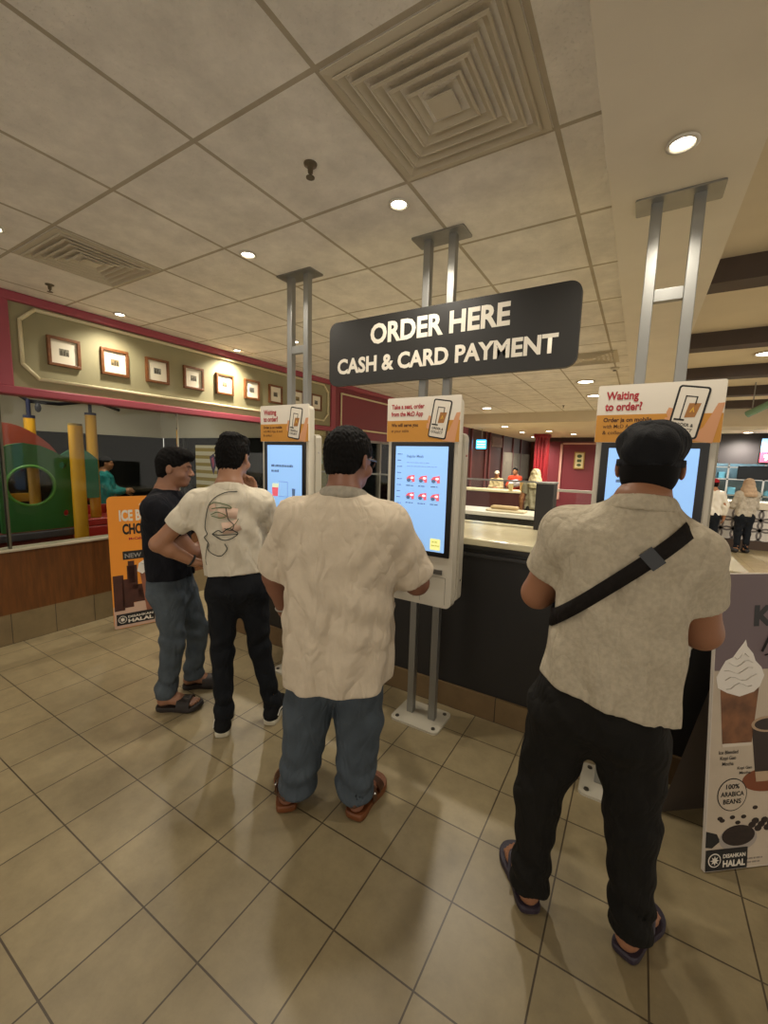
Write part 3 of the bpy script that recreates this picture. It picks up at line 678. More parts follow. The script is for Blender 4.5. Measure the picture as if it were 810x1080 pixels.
# ------------------------------------------------------------------ kiosks
M_panel = mat('kiosk_white', '#d2ccbc', .35)
M_amber = mat('poster_amber', '#c98d36', .55); M_pwhite = mat('poster_white', '#e2dacb', .55); M_tred = mat('poster_red', '#a8202c', .55); M_tbrown = mat('poster_brown', '#4a2a12', .6)
M_skinp = mat('poster_skin', '#d49a70', .6); M_ink = mat('poster_black', '#161414', .55)
M_scr = mat('screen_glow', (.29, .53, .92), emit=.58); M_sred = mat('screen_red', (.75, .12, .16), emit=.6); M_swhite = mat('screen_white', (.8, .88, .95), emit=.9)
M_sgrey = mat('screen_grey', (.10, .18, .32), emit=.35); M_syel = mat('screen_yellow', (.75, .72, .25), emit=.8)
def phone_art(P, par, ox, oy, d, sc=1.0):
    """tilted phone held by a hand at the right of the header board; ox,oy = centre"""
    a = -.16; c, s = math.cos(a), math.sin(a)
    T = lambda pts: [(ox+sc*(x*c-y*s), oy+sc*(x*s+y*c)) for x, y in pts]
    P.poly('hand_picture', T([(.035, -.105), (.105, -.105), (.105, .05), (.085, .045), (.075, 0), (.062, -.05), (.03, -.085)]), M_skinp, par, d+.0006)
    P.poly('hand_picture', T([(-.052, -.06), (-.068, -.055), (-.07, -.03), (-.06, -.028), (-.07, -.01), (-.066, .01), (-.05, .008)]), M_skinp, par, d+.0006)
    P.poly('phone_outline', T(rrect(-.052, -.1, .052, .1, .012)), M_ink, par, d+.0012)
    P.poly('phone_screen', T(rrect(-.045, -.093, .045, .093, .007)), M_pwhite, par, d+.0018)
    P.polys('kiosk_icon', [T([(-.022, -.03), (-.018, -.03), (-.018, .062), (-.022, .062)]), T([(-.022, .058), (.018, .058), (.018, .062), (-.022, .062)]), T([(.014, .03), (.018, .03), (.018, .062), (.014, .062)]), T([(-.04, -.035), (-.005, -.035), (-.005, -.028), (-.04, -.028)])], M_ink, par, d+.0024)
    P.poly('paper_bag', T([(-.008, -.022), (.026, -.016), (.034, .038), (-.004, .034)]), mat('bag_kraft', '#a5703a', .6), par, d+.0024)
    P.poly('bag_mark', T([(.004, 0), (.012, .022), (.02, .002), (.016, .002), (.012, .012), (.008, 0)]), mat('bag_yellow', '#e0b040', .6), par, d+.003)
    P.text('lettering', 'ORDER &', *T([(-.036, -.055)])[0], .017*sc, M_ink, par, d+.0024, .02, width=.066*sc, rot=a)
    P.text('lettering', 'COLLECT', *T([(-.038, -.074)])[0], .017*sc, M_ink, par, d+.0024, .02, width=.068*sc, rot=a)
def word_rows(P, par, name, rows, m, d, h=.006, seed=0):
    r = random.Random(seed); L = []
    for x0, x1, y in rows:
        x = x0
        while x < x1-.004:
            w_ = min(x1-x, .008+r.random()*.02); L.append([(x, y), (x+w_, y), (x+w_, y+h*(.8+.4*r.random())), (x, y+h)]); x += w_+.004
    return P.polys(name, L, m, par, d)
def kiosk(x, label, head, screen, ptop):
    y0 = 2.05
    t = empty('ordering_kiosk', (x, y0, 0), 0, label, 'ordering kiosk', None)
    mb = MB()
    mb.prism(rrect(-.155, .01, .155, .25, .03), lambda u, v, d: (u, v, d), .0, .014); bp = mb.build('base_plate', mat('plate_enamel', '#bdb7a6', .4), t)
    for bx in (-.12, .12):
        for by in (.045, .215): MB().lathe([(.012, 0), (.011, .006), (.001, .007)], c=(bx, by, .014), n=12).build('bolt', mat('bolt_steel', '#57534b', .4, metal=.7), bp)
    for sx in (-.0725, .0725): MB().box((sx-.021, .115, .014), (sx+.021, .157, ptop-.004), .003).build('post', M_steel, t)
    MB().box((-.0515, .12, 2.26), (.0515, .152, 2.31), .002).build('crossbar', M_steel, t)
    MB().box((-.0515, .12, .35), (.0515, .152, .38), .002).build('crossbar', M_steel, t) if 0 else None
    MB().prism(rrect(-.15, .07, .15, .205, .01), lambda u, v, d: (u, v, d), ptop-.008, ptop-.0005).build('ceiling_plate', M_steel, t)
    # cabinet: front shell with rounded lower corners, rear housing
    sh = rrect(-.208, .77, .208, 1.90, .035)
    mb = MB(); mb.prism(sh, lambda u, v, d: (u, d, v), .0, .055); cab = mb.build('cabinet', M_panel, t)
    mb = MB(); mb.prism(rrect(-.195, .80, .235 if 0 else .222, 1.72, .03), lambda u, v, d: (u, d, v), .0555, .112); rear = mb.build('rear_housing', mat('housing_grey', '#b9b3a4', .4), t)
    mb = MB(); [mb.cyl((.2225, .08, z), (.2265, .08, z), .006, n=10) for z in (.92, 1.6)]; mb.build('lock', M_chrome, rear)
    P = Plane((0, 0, 0), (1, 0, 0), (0, 0, 1))
    F = Plane((x*0, 0, 0), (1, 0, 0), (0, 0, 1))
    F.poly('bezel', rrect(-.187, 1.052, .187, 1.668, .004), M_black, cab, .006, .006)
    sc = F.poly('touch_screen', rrect(-.157, 1.078, .157, 1.645, .002), M_scr, cab, .0072, .001)
    MB().box((.055, -.012, .957), (.152, .0, .982), .002).build('receipt_slot', mat('slot_dark', '#55524c', .4), cab)
    mb = MB(); q = rrect(-.17, .80, -.02, .94, .01)
    for a, b in ((( -.17, .80), (-.168, .94)), ((-.02, .80), (-.018, .94)), ((-.17, .938), (-.018, .94)), ((.02, .79), (.022, .94)), ((.17, .79), (.172, .94)), ((.02, .938), (.172, .94))): mb.box((a[0], -.0012, a[1]), (b[0], 0, b[1]))
    mb.build('service_door', mat('seam_grey', '#8d877a', .5), cab)
    MB().box((-.15, -.05, .86), (-.07, -.0, .93), .008).build('card_reader', M_black, cab)
    screen(F, cab)
    # header board
    mb = MB(); mb.prism(rrect(-.216, 1.668, .216, 1.905, .008), lambda u, v, d: (u, d, v), -.012, .0); hb = mb.build('header_board', M_pwhite, t)
    d = .0126
    H = Plane((-.216, 0, 1.668), (1, 0, 0), (0, 0, 1))
    H.poly('amber_band', [(.001, .001), (.431, .001), (.431, .112), (.29, .112), (.28, .115), (.001, .115)], M_amber, hb, d)
    head(H, hb, d)
    phone_art(H, hb, .32, .118, d, 1.0)
    return t
def head_wait(H, hb, d):
    H.text('lettering', 'Waiting', .032, .178, .046, M_tred, hb, d+.0006, .03, width=.118)
    H.text('lettering', 'to order?', .030, .133, .046, M_tred, hb, d+.0006, .03, width=.135)
    H.text('lettering', 'Order ja on mobile', .028, .086, .024, M_tbrown, hb, d+.0006, .03, width=.175)
    H.text('lettering', 'with McD App, & send', .028, .060, .022, M_tbrown, hb, d+.0006, .005, width=.178)
    H.text('lettering', '& collect', .028, .034, .022, M_tbrown, hb, d+.0006, .005, width=.082)
def head_seat(H, hb, d):
    H.text('lettering', 'Take a seat, order', .028, .178, .034, M_tred, hb, d+.0006, .03, width=.20)
    H.text('lettering', 'from the McD App', .026, .139, .034, M_tred, hb, d+.0006, .03, width=.195)
    H.text('lettering', 'We will serve you', .028, .082, .026, M_tbrown, hb, d+.0006, .03, width=.165)
    H.text('lettering', 'at your table', .028, .052, .022, M_tbrown, hb, d+.0006, .005, width=.11)
def scr_menu(F, cab):
    d = .0078
    word_rows(F, cab, 'menu_side_list', [(-.145, -.115, 1.60-.034*k) for k in range(11)], M_sgrey, d, .004, 5)
    F.text('menu_title', 'Regular Meals', -.085, 1.585, .02, M_sgrey, cab, d, .01, width=.10)
    word_rows(F, cab, 'menu_subtitle', [(-.085, .05, 1.555), (-.085, .10, 1.535)], mat('screen_grey2', (.2, .35, .6), emit=.6), d, .004, 9)
    for r in range(2):
        for c in range(3):
            x, y = -.085+c*.075, 1.45-r*.095
            it = F.poly('menu_item', [(x, y+.02), (x+.014, y+.034), (x+.05, y+.04), (x+.052, y+.002), (x+.036, y), (x+.034, y+.012), (x+.016, y+.012), (x+.012, y)], M_sred, cab, d)
            F.poly('menu_item_cup', ellp(x+.015, y+.01, .012, .010, 12), M_sgrey, it, d+.0006)
            F.poly('menu_item_bun', ellp(x+.036, y+.024, .010, .006, 12), M_swhite, it, d+.0006)
            word_rows(F, cab, 'menu_item_name', [(x, x+.045, y-.022)], M_sgrey, d, .005, r*3+c)
    F.poly('menu_button', rrect(.075, 1.088, .135, 1.15, .006), M_syel, cab, d)
    word_rows(F, cab, 'button_words', [(.085, .125, 1.13), (.082, .128, 1.11)], mat('screen_olive', (.45, .45, .1), emit=.5), d+.0006, .006, 3)
def scr_meal(F, cab):
    d = .0078
    word_rows(F, cab, 'screen_title', [(-.12, .08, 1.50), (-.12, -.05, 1.465)], M_sgrey, d, .014, 2)
    F.polys('fries_picture', [[(-.11, 1.30), (-.06, 1.30), (-.055, 1.36), (-.115, 1.36)]], M_sred, cab, d)
    F.polys('fries_sticks', [[(-.11+k*.01, 1.36), (-.104+k*.01, 1.36), (-.104+k*.01, 1.385+.008*(k % 2)), (-.11+k*.01, 1.385)] for k in range(6)], M_syel, cab, d)
    F.poly('burger_bun', ellp(0, 1.25, .045, .03, 20), mat('screen_bun', (.55, .42, .25), emit=.7), cab, d)
    F.poly('burger_filling', rrect(-.046, 1.235, .046, 1.248, .004), mat('screen_fill', (.25, .3, .08), emit=.6), cab, d+.0006)
    F.poly('cone_picture', [(.07, 1.36), (.10, 1.36), (.095, 1.28), (.085, 1.25), (.075, 1.28)], M_sgrey, cab, d)
    F.polys('dotted_frame', [[(-.05, 1.40), (.03, 1.40), (.03, 1.402), (-.05, 1.402)], [(-.05, 1.30), (.03, 1.30), (.03, 1.302), (-.05, 1.302)], [(.03, 1.30), (.032, 1.30), (.032, 1.40), (.03, 1.40)]], M_sgrey, cab, d)
    word_rows(F, cab, 'screen_icons', [(-.07, -.05, 1.18), (-.03, -.01, 1.18), (.02, .03, 1.18), (.08, .11, 1.175), (-.075, -.055, 1.10)], M_sgrey, d, .009, 4)
def scr_plain(F, cab):
    F.text('screen_word', 'ko', .065, 1.555, .026, M_sgrey, cab, .0078, .01)
    word_rows(F, cab, 'screen_title', [(-.12, .02, 1.50)], M_sgrey, .0078, .012, 2)
    F.poly('screen_button', rrect(-.1, 1.15, .1, 1.2, .01), M_swhite, cab, .0078)
kiosk(-2.03, 'ordering kiosk furthest left, meal picture on its screen', head_wait, scr_meal, CEIL)
kiosk(-1.015, 'middle ordering kiosk with red menu icons and take a seat header', head_seat, scr_menu, CEIL)
kiosk(.037, 'right ordering kiosk with plain blue screen behind the man in black cap', head_wait, scr_plain, SOF)

# order sign
t = empty('order_sign', (-1.0, 2.12, 2.2), 0, 'large black rounded hanging sign reading order here cash & card payment', 'sign')
SG = Plane((0, 0, 0), (1, 0, 0), (0, 0, 1))
mb = MB(); mb.prism(rrect(-.705, -.19, .715, .185, .055, 8), lambda u, v, d: (u, d, v), -.014, .014); bd = mb.build('sign_board', mat('sign_charcoal', '#262523', .45), t)
M_let = mat('sign_letter_white', '#ddd6c6', .5)
SG.text('lettering', 'ORDER HERE', -.402, .035, .148, M_let, bd, .0155, .035, width=.805, th=.001)
SG.text('lettering', 'CASH & CARD PAYMENT', -.64, -.118, .118, M_let, bd, .0155, .035, width=1.27, th=.001)
mb = MB(); [mb.box((x-.018, .014, z-.012), (x+.018, .0445, z+.012)) for x in (-.0875, .0575) for z in (-.1, .1)]; mb.build('bracket', M_steel, t)

# ------------------------------------------------------------------ standing poster boards
def halal(P, par, x, y, w_, h, d, rot=0):
    b = P.poly('badge', [(x, y), (x+w_, y+rot*w_), (x+w_, y+h+rot*w_), (x, y+h)], M_ink, par, d)
    r = h*.33; cx, cy = x+h*.45, y+h*.5+rot*h*.4
    P.poly('badge_disc', ellp(cx, cy, r, r, 24), M_pwhite, b, d+.0006); P.poly('badge_ring', ellp(cx, cy, r*.85, r*.85, 24), M_ink, b, d+.0012)
    P.poly('badge_star', [(cx+r*.7*(1 if k % 2 == 0 else .45)*math.cos(PI/2+k*PI/8), cy+r*.7*(1 if k % 2 == 0 else .45)*math.sin(PI/2+k*PI/8)) for k in range(16)], M_pwhite, b, d+.0018)
    P.text('lettering', 'DISAHKAN', x+h*.88, y+h*.58+rot*h, h*.26, M_pwhite, b, d+.0012, .03, width=w_-h*1.0, rot=math.atan(rot))
    P.text('lettering', 'HALAL', x+h*.88, y+h*.16+rot*h, h*.42, M_pwhite, b, d+.0012, .04, width=w_-h*1.0, rot=math.atan(rot))
# coffee board, right
t = empty('poster_board', (.353, 1.90, 0), 0, 'tall coffee poster board with whipped cream drink at right edge', 'poster board')
u = Vector((.156, .126, 0)).normalized(); nn = Vector((u.y, -u.x, 0)); lean = .101/1.167
v = Vector((-nn.x*lean, -nn.y*lean, 1)).normalized()
P = Plane((0, 0, .004), u, v)
mb = MB(); mb.prism(rrect(0, 0, .60, 1.175, .006), P, -.012, 0); bd = mb.build('board', mat('board_edge_white', '#cfc6ba', .5), t)
mb = MB(); mb.prism([(.05, 0), (.55, 0), (.50, .9), (.1, .9)], lambda a, b, d: Vector((0, 0, 0))+u*a-nn*(lean*b+.26*(1-b/.95)+.02)+Vector((0, 0, b+.001)), 0, .006); mb.build('rear_stand', mat('stand_board', '#6d6258', .7), t)
P.poly('upper_ground', rrect(.004, .80, .596, 1.172, .004), mat('poster_mauve', '#6f5f62', .6), bd, .0006)
P.poly('lower_ground', rrect(.004, .004, .596, .80, .002), mat('poster_table', '#c4b5a0', .6, noise=.12, nscale=6), bd, .0006)
P.text('lettering', 'LIMITED', .30, 1.085, .028, M_ink, bd, .0014, .0, width=.12)
P.text('lettering', 'KOPI', .165, .975, .105, M_ink, bd, .0014, .05, width=.26)
mb = MB(); mb.tube([P(a, b, .002) for a, b in ((.205, .87), (.245, .95), (.262, .955), (.268, .90), (.285, .95), (.305, .955), (.312, .885), (.33, .89))], .006, ry=.002); mb.tube([P(a, b, .002) for a, b in ((.22, .855), (.28, .87), (.40, .885))], .004, ry=.0015); mb.build('script_mark', M_ink, bd)
# whipped cream drink
cx = .118
DQ = lambda pts: [(cx+(x-cx)*1.25, .70+(y-.70)*.84) for x, y in pts]
cupo = [(cx-.068, .735), (cx+.068, .735), (cx+.052, .475), (cx+.03, .462), (cx-.03, .462), (cx-.052, .475)]
g = P.poly('iced_drink', DQ(cupo), mat('print_coffee', '#8a5a36', .6, noise=.5, nscale=16), bd, .0014)
P.poly('drink_base', DQ([(cx-.052, .475), (cx+.052, .475), (cx+.05, .46), (cx-.05, .46)]), mat('print_clear', '#cfc4b4', .5), g, .002)
cr = [(cx-.078, .74), (cx-.085, .79), (cx-.07, .83), (cx-.055, .865), (cx-.03, .88), (cx-.012, .915), (cx+.005, .945), (cx+.012, .96), (cx+.018, .93), (cx+.04, .895), (cx+.05, .86), (cx+.072, .83), (cx+.084, .79), (cx+.07, .74), (cx+.05, .715), (cx+.0, .695), (cx-.045, .715)]
P.poly('whipped_cream', DQ(cr), mat('print_cream', '#e6e0d6', .6), g, .002)
mb = MB(); M_cs = mat('print_cream_shade', '#b9b2a8', .6)
for k, (a, b, w_) in enumerate(((-.055, .775, .11), (-.06, .81, .10), (-.045, .845, .085), (-.025, .88, .05), (-.05, .742, .09))):
    mb.tube([P(*DQ([(cx+a+w_*q/6, b+.012*math.sin(q*1.3+k)+.012*q/6)])[0], .0026) for q in range(7)], .0035, ry=.0006, n=6)
mb.build('cream_swirl', M_cs, g)
P.poly('coffee_glass', [(.18, .575), (.33, .575), (.315, .39), (.205, .39)], mat('print_dark_coffee', '#2a1a12', .5), bd, .0014)
P.poly('glass_rim', ellp(.255, .58, .078, .032), mat('print_milk', '#b09578', .6), bd, .002); P.poly('coffee_surface', ellp(.255, .58, .064, .024), mat('print_dark_coffee', '#2a1a12', .5), bd, .0026)
P.poly('glass_foot', [(.205, .39), (.315, .39), (.31, .35), (.212, .35)], mat('print_foot', '#b59c80', .5), bd, .002)
P.poly('wooden_coaster', ellp(.26, .355, .11, .048), mat('print_walnut', '#7a3f1e', .5), bd, .0010)
P.poly('second_drink', ellp(.33, .76, .07, .09), mat('print_latte', '#c0a27a', .6), bd, .0010)
P.text('lettering', 'Ice Blended', .04, .470, .020, M_ink, bd, .0014, .02, width=.085); P.text('lettering', 'Kopi Gao', .047, .447, .020, M_ink, bd, .0014, .02, width=.07); P.text('lettering', 'Mocha', .057, .424, .020, M_ink, bd, .0014, .02, width=.05)
P.text('lettering', 'Kopi Gao', .125, .405, .016, M_ink, bd, .0014, .02, width=.065); P.text('lettering', 'Mocha', .135, .385, .016, M_ink, bd, .0014, .02, width=.05)
o1 = ellp(.108, .305, .066, .066, 28); g = P.poly('round_stamp', o1, M_ink, bd, .0014); P.poly('stamp_ground', ellp(.108, .305, .062, .062, 28), mat('poster_table', '#c4b5a0', .6), g, .002)
P.text('lettering', '100%', .078, .33, .026, M_ink, g, .0026, .03, width=.06); P.text('lettering', 'ARABICA', .056, .30, .026, M_ink, g, .0026, .03, width=.104); P.text('lettering', 'BEANS', .068, .27, .026, M_ink, g, .0026, .03, width=.08)
M_bean = mat('print_bean', '#2a1a14', .5, noise=.5, nscale=60)
for q in [ellp(a, b, .012, .008, 10) for a, b in ((.06, .212), (.07, .203), (.115, .213), (.165, .212), (.14, .19), (.215, .245))]+[ellp(.205+.014*k, .175+.018*math.sin(k*2.1), .017, .013, 10) for k in range(14)]: P.poly('coffee_bean', q, M_bean, bd, .0014)
P.poly('steel_dish', ellp(.145, .125, .085, .052), mat('print_dish', '#a39a92', .4), bd, .0014); P.poly('ground_coffee', ellp(.145, .138, .074, .042), M_bean, bd, .002)
P.poly('scoop_handle', [(.002, .165), (.05, .15), (.065, .12), (.03, .095), (.002, .10)], M_ink, bd, .0014)
halal(P, bd, .004, .004, .185, .085, .0028, rot=.0)
word_rows(P, bd, 'small_print', [(.17, .26, .035), (.17, .25, .02)], mat('print_grey', '#8d8378', .6), .0014, .006, 6)

# orange board, left
t = empty('poster_board', (-3.838, 1.787, 0), 0, 'orange drink poster board with brown blocks against the wood wall', 'poster board')
u = Vector((.093, .277, 0)).normalized(); nn = Vector((u.y, -u.x, 0)); lean = .073/1.176
v = Vector((-nn.x*lean, -nn.y*lean, 1)).normalized(); P = Plane((0, 0, .004), u, v)
mb = MB(); mb.prism(rrect(0, 0, .60, 1.18, .04), P, -.012, 0); bd = mb.build('board', mat('poster_orange', '#ea932c', .55), t)
mb = MB(); mb.prism([(.05, 0), (.55, 0), (.50, .9), (.1, .9)], lambda a, b, d: u*a-nn*(lean*b+.02+.09*(1-b/.95))+Vector((0, 0, b+.001)), 0, .006); mb.build('rear_stand', mat('stand_board', '#6d6258', .7), t)
P.poly('pale_ground', [(.003, .003), (.597, .003), (.597, .30), (.40, .42), (.28, .33), (.2, .33), (.2, .22), (.003, .20)], mat('print_blush', '#c9a893', .6), bd, .0006)
M_bb = mat('print_choc_block', '#4a2418', .6, noise=.3, nscale=12)
P.polys('chocolate_blocks', [rrect(.01, .16, .09, .48, .002), rrect(.075, .18, .16, .44, .002), rrect(.13, .40, .18, .60, .002), rrect(.16, .22, .26, .38, .002), rrect(.12, .34, .2, .56, .002), rrect(.2, .26, .30, .34, .002)], M_bb, bd, .0014)
P.text('lettering', 'ICE BLENDED', .085, .965, .13, M_pwhite, bd, .0014, .04, width=.44)
P.text('lettering', 'CHOCOLATE', .105, .845, .125, M_ink, bd, .0014, .04, width=.42)
P.text('lettering', 'McCafe', .15, .79, .03, M_tred, bd, .0014, .03, width=.11)
P.poly('new_badge', rrect(.095, .615, .26, .69, .004), M_ink, bd, .0014); P.text('lettering', 'NEW', .11, .63, .055, mat('badge_grey', '#8f8b88', .5), bd, .002, .03, width=.13)
g = P.poly('chocolate_drink', [(.22, .50), (.50, .50), (.47, .12), (.26, .12)], mat('print_cocoa', '#9a6048', .6, noise=.3, nscale=10), bd, .002)
P.poly('drink_cream', [(.20, .50), (.215, .57), (.26, .60), (.29, .66), (.35, .68), (.42, .66), (.48, .60), (.52, .52), (.46, .46), (.4, .49), (.34, .45), (.28, .50), (.24, .47)], mat('print_cream', '#e6e0d6', .6), g, .0026)
mb = MB(); mb.tube([P(a, b, .003) for a, b in ((.23, .57), (.28, .55), (.30, .60), (.36, .56), (.34, .53), (.42, .56))], .006, ry=.001); mb.build('sauce_line', M_ink, g)
P.polys('white_swoosh', [[(.24, 1.10), (.27, 1.13), (.30, 1.10), (.285, 1.10), (.27, 1.115), (.255, 1.10)]], M_pwhite, bd, .0014)
halal(P, bd, .02, .03, .30, .10, .003)

# ------------------------------------------------------------------ people
V = lambda *a: np.array(a, float)
def rotm(yaw, pitch=0, roll=0):
    return np.array(Matrix.Rotation(yaw, 3, 'Z') @ Matrix.Rotation(pitch, 3, 'X') @ Matrix.Rotation(roll, 3, 'Y'))
def unit(v): v = np.array(v, float); return v/np.linalg.norm(v)
def head_field(F, c, R, neck, sc=1.0, fine=True):
    T = lambda *p: c+R@(V(*p)*sc)
    r = lambda *p: tuple(x*sc for x in p)
    F.ell(T(0, -.012, .032), r(.075, .093, .083), .02, R)
    F.ell(T(0, .02, -.035), r(.060, .070, .074), .03, R)
    F.ell(T(0, .058, -.083), r(.030, .024, .022), .03, R)
    F.cone(T(0, -.028, -.04), neck, .056*sc, .064*sc, .03)
    F.ell(T(0, .07, .022), r(.052, .02, .012), .02, R)
    for s in (-1, 1):
        F.ell(T(s*.031, .094, .002), r(.017, .012, .012), .012, R, mode='s')
        F.ell(T(s*.031, .074, .002), r(.0135, .0135, .0135), .004, R)
        F.ell(T(s*.047, .055, -.035), r(.02, .022, .02), .02, R)
        Re = R@rotm(s*.35, 0, 0)
        F.ell(T(s*.080, -.008, -.006), r(.008, .019, .031), .006, Re)
        F.ell(T(s*.090, -.004, -.002), r(.007, .010, .016), .004, Re, mode='s')
        F.ell(T(s*.013, .096, -.030), r(.009, .009, .007), .006, R)
    F.cone(T(0, .086, .006), T(0, .106, -.026), .008*sc, .011*sc, .012)
    F.ell(T(0, .086, -.051), r(.024, .010, .0055), .006, R); F.ell(T(0, .084, -.061), r(.021, .010, .0065), .006, R)
def hand_field(F, wr, d, n, side, curl=.5, sc=1.0):
    """wr wrist, d hand direction, n palm normal (towards the palm side), side = +1 when the thumb is towards d x n"""
    d = unit(d); n = unit(n-np.dot(n, d)*d); t = np.cross(d, n)*side
    L = .085*sc
    for k, off in enumerate((.030, .010, -.010, -.029)):
        kn = wr+d*(L-.004*abs(k-1))*1.0+t*off*sc
        F.cone(wr+d*.01+t*off*.6*sc, kn, .017*sc, .0115*sc, .012)
    for k, (off, ln) in enumerate(((.031, .92), (.0105, 1.0), (-.0105, .94), (-.031, .76))):
        p = wr+d*(L-.004*abs(k-1))+t*off*sc; a = curl*.55; fan = t*(off*1.2)
        for q, (l, r0, r1) in enumerate(((.040, .0092, .0084), (.026, .0084, .0078), (.022, .0078, .0066))):
            dd = unit(d*math.cos(a)+n*math.sin(a)+fan); p2 = p+dd*l*ln*sc
            F.cone(p, p2, r0*sc, r1*sc, .003); p = p2; a += curl*(.9 if q == 0 else .7)
    p = wr+d*.022*sc+t*.022*sc
    for l, r0, r1, f_ in ((.042, .014, .0105, .85), (.030, .0105, .0092, .55), (.024, .0092, .0075, .35)):
        dd = unit(d*.75+t*f_+n*.35*curl*2*.6); p2 = p+dd*l*sc; F.cone(p, p2, r0*sc, r1*sc, .008); p = p2
def foot_field(F, heel, toe, ank, side, z0=.022):
    u = unit(V(toe[0]-heel[0], toe[1]-heel[1], 0)); s = V(u[1], -u[0], 0)*side   # s = outward (little toe side)
    L = math.hypot(toe[0]-heel[0], toe[1]-heel[1]); h = V(heel[0], heel[1], 0)
    P = lambda t, w_, z: h+u*t*L+s*w_+V(0, 0, z+z0)
    F.cone(P(.13, 0, .03), ank, .032, .034, .03)
    F.cone(P(.13, 0, .028), P(.45, .004, .038), .030, .028, .02); F.cone(ank-V(0, 0, .02), P(.5, -.004, .04), .03, .024, .03)
    for w0, w1, t1, r in ((-.022, -.028, .74, .020), (-.006, -.004, .74, .018), (.016, .024, .70, .018)): F.cone(P(.4, w0*.6, .034), P(t1, w1, .016), .025, r, .015)
    for k, (w_, t0, t1, r) in enumerate(((-.030, .76, .95, .0125), (-.011, .78, .955, .009), (.005, .77, .93, .0085), (.019, .75, .90, .008), (.032, .72, .86, .0078))):
        F.cone(P(t0, w_*.95, .015), P((t0+t1)/2, w_, .014), r*.95, r*.9, .006); F.cone(P((t0+t1)/2, w_, .014), P(t1-.03, w_, .009), r*.9, r*.85, .002)
def sole_outline(heel, toe, side, grow=0.006, w=1.0):
    u = unit(V(toe[0]-heel[0], toe[1]-heel[1], 0)); s = V(u[1], -u[0], 0)*side
    L = math.hypot(toe[0]-heel[0], toe[1]-heel[1]); h = V(heel[0], heel[1], 0)
    out = [(-.02, 0), (0, .022), (.08, .032), (.2, .034), (.4, .033), (.6, .042), (.75, .048), (.88, .042), (.97, .026), (1.02, .004)]
    inn = [(1.03, -.012), (1.0, -.034), (.9, -.046), (.75, -.046), (.6, -.038), (.42, -.026), (.25, -.030), (.1, -.032), (0, -.02)]
    # smooth resample
    pts = [h+u*(t*L)+s*(v_*w+math.copysign(grow, v_) if v_ else 0) for t, v_ in out+inn]
    P = []
    n = len(pts)
    for i in range(n):
        p0, p1, p2, p3 = pts[i-1], pts[i], pts[(i+1) % n], pts[(i+2) % n]
        for q in range(4):
            t = q/4; P.append(.5*((2*p1)+(-p0+p2)*t+(2*p0-5*p1+4*p2-p3)*t*t+(-p0+3*p1-3*p2+p3)*t**3))
    return P, u, s, L, h
def sole(name, heel, toe, side, th, m, par, z0=0.0, w=1.0, grow=.006, rise=.012):
    P, u, s, L, h = sole_outline(heel, toe, side, grow, w); n = len(P); mb = MB(); vs = []
    for z, g in ((0, .97), (th*.2, 1.0), (th*.8, 1.0), (th, .96)):
        c = sum(P)/n
        for p in P:
            t = float(np.dot(p-h, u))/L; q = c+(p-c)*g; up = rise*max(0, t-.8)/.2*.6 + rise*.3*max(0, .1-t)/.1
            vs.append((q[0], q[1], z0+z+up))
    fs = [(k*n+i, k*n+(i+1) % n, (k+1)*n+(i+1) % n, (k+1)*n+i) for k in range(3) for i in range(n)]
    fs += [tuple(range(n-1, -1, -1)), tuple(range(3*n, 4*n))]
    return mb.add(vs, fs).build(name, m, par, smooth=True, auto=True)
def strap_band(name, heel, toe, side, t0, t1, zt, m, par, z0=.02, hw=.047, th=.004, skew=0):
    """band arching over the foot"""
    P, u, s, L, h = sole_outline(heel, toe, side); mb = MB(); n = 12; vs = []
    for tt in (t0, t1):
        for g in (0, th):
            for k in range(n+1):
                a = PI*k/n; ww = (hw+g)*math.cos(a)
                p = h+u*((tt+skew*math.cos(a))*L)+s*ww+V(0, 0, z0-.006+(zt+g)*math.sin(a)**.7)
                vs.append(p)
    m1 = n+1
    fs = []
    for k in range(n):
        fs += [(k, k+1, 2*m1+k+1, 2*m1+k), (m1+k, 3*m1+k, 3*m1+k+1, m1+k+1), (k, m1+k, m1+k+1, k+1), (2*m1+k, 2*m1+k+1, 3*m1+k+1, 3*m1+k)]
    fs += [(0, 2*m1, 3*m1, m1), (n, m1+n, 3*m1+n, 2*m1+n)]
    return mb.add(vs, fs).build(name, m, par, smooth=True, auto=True)
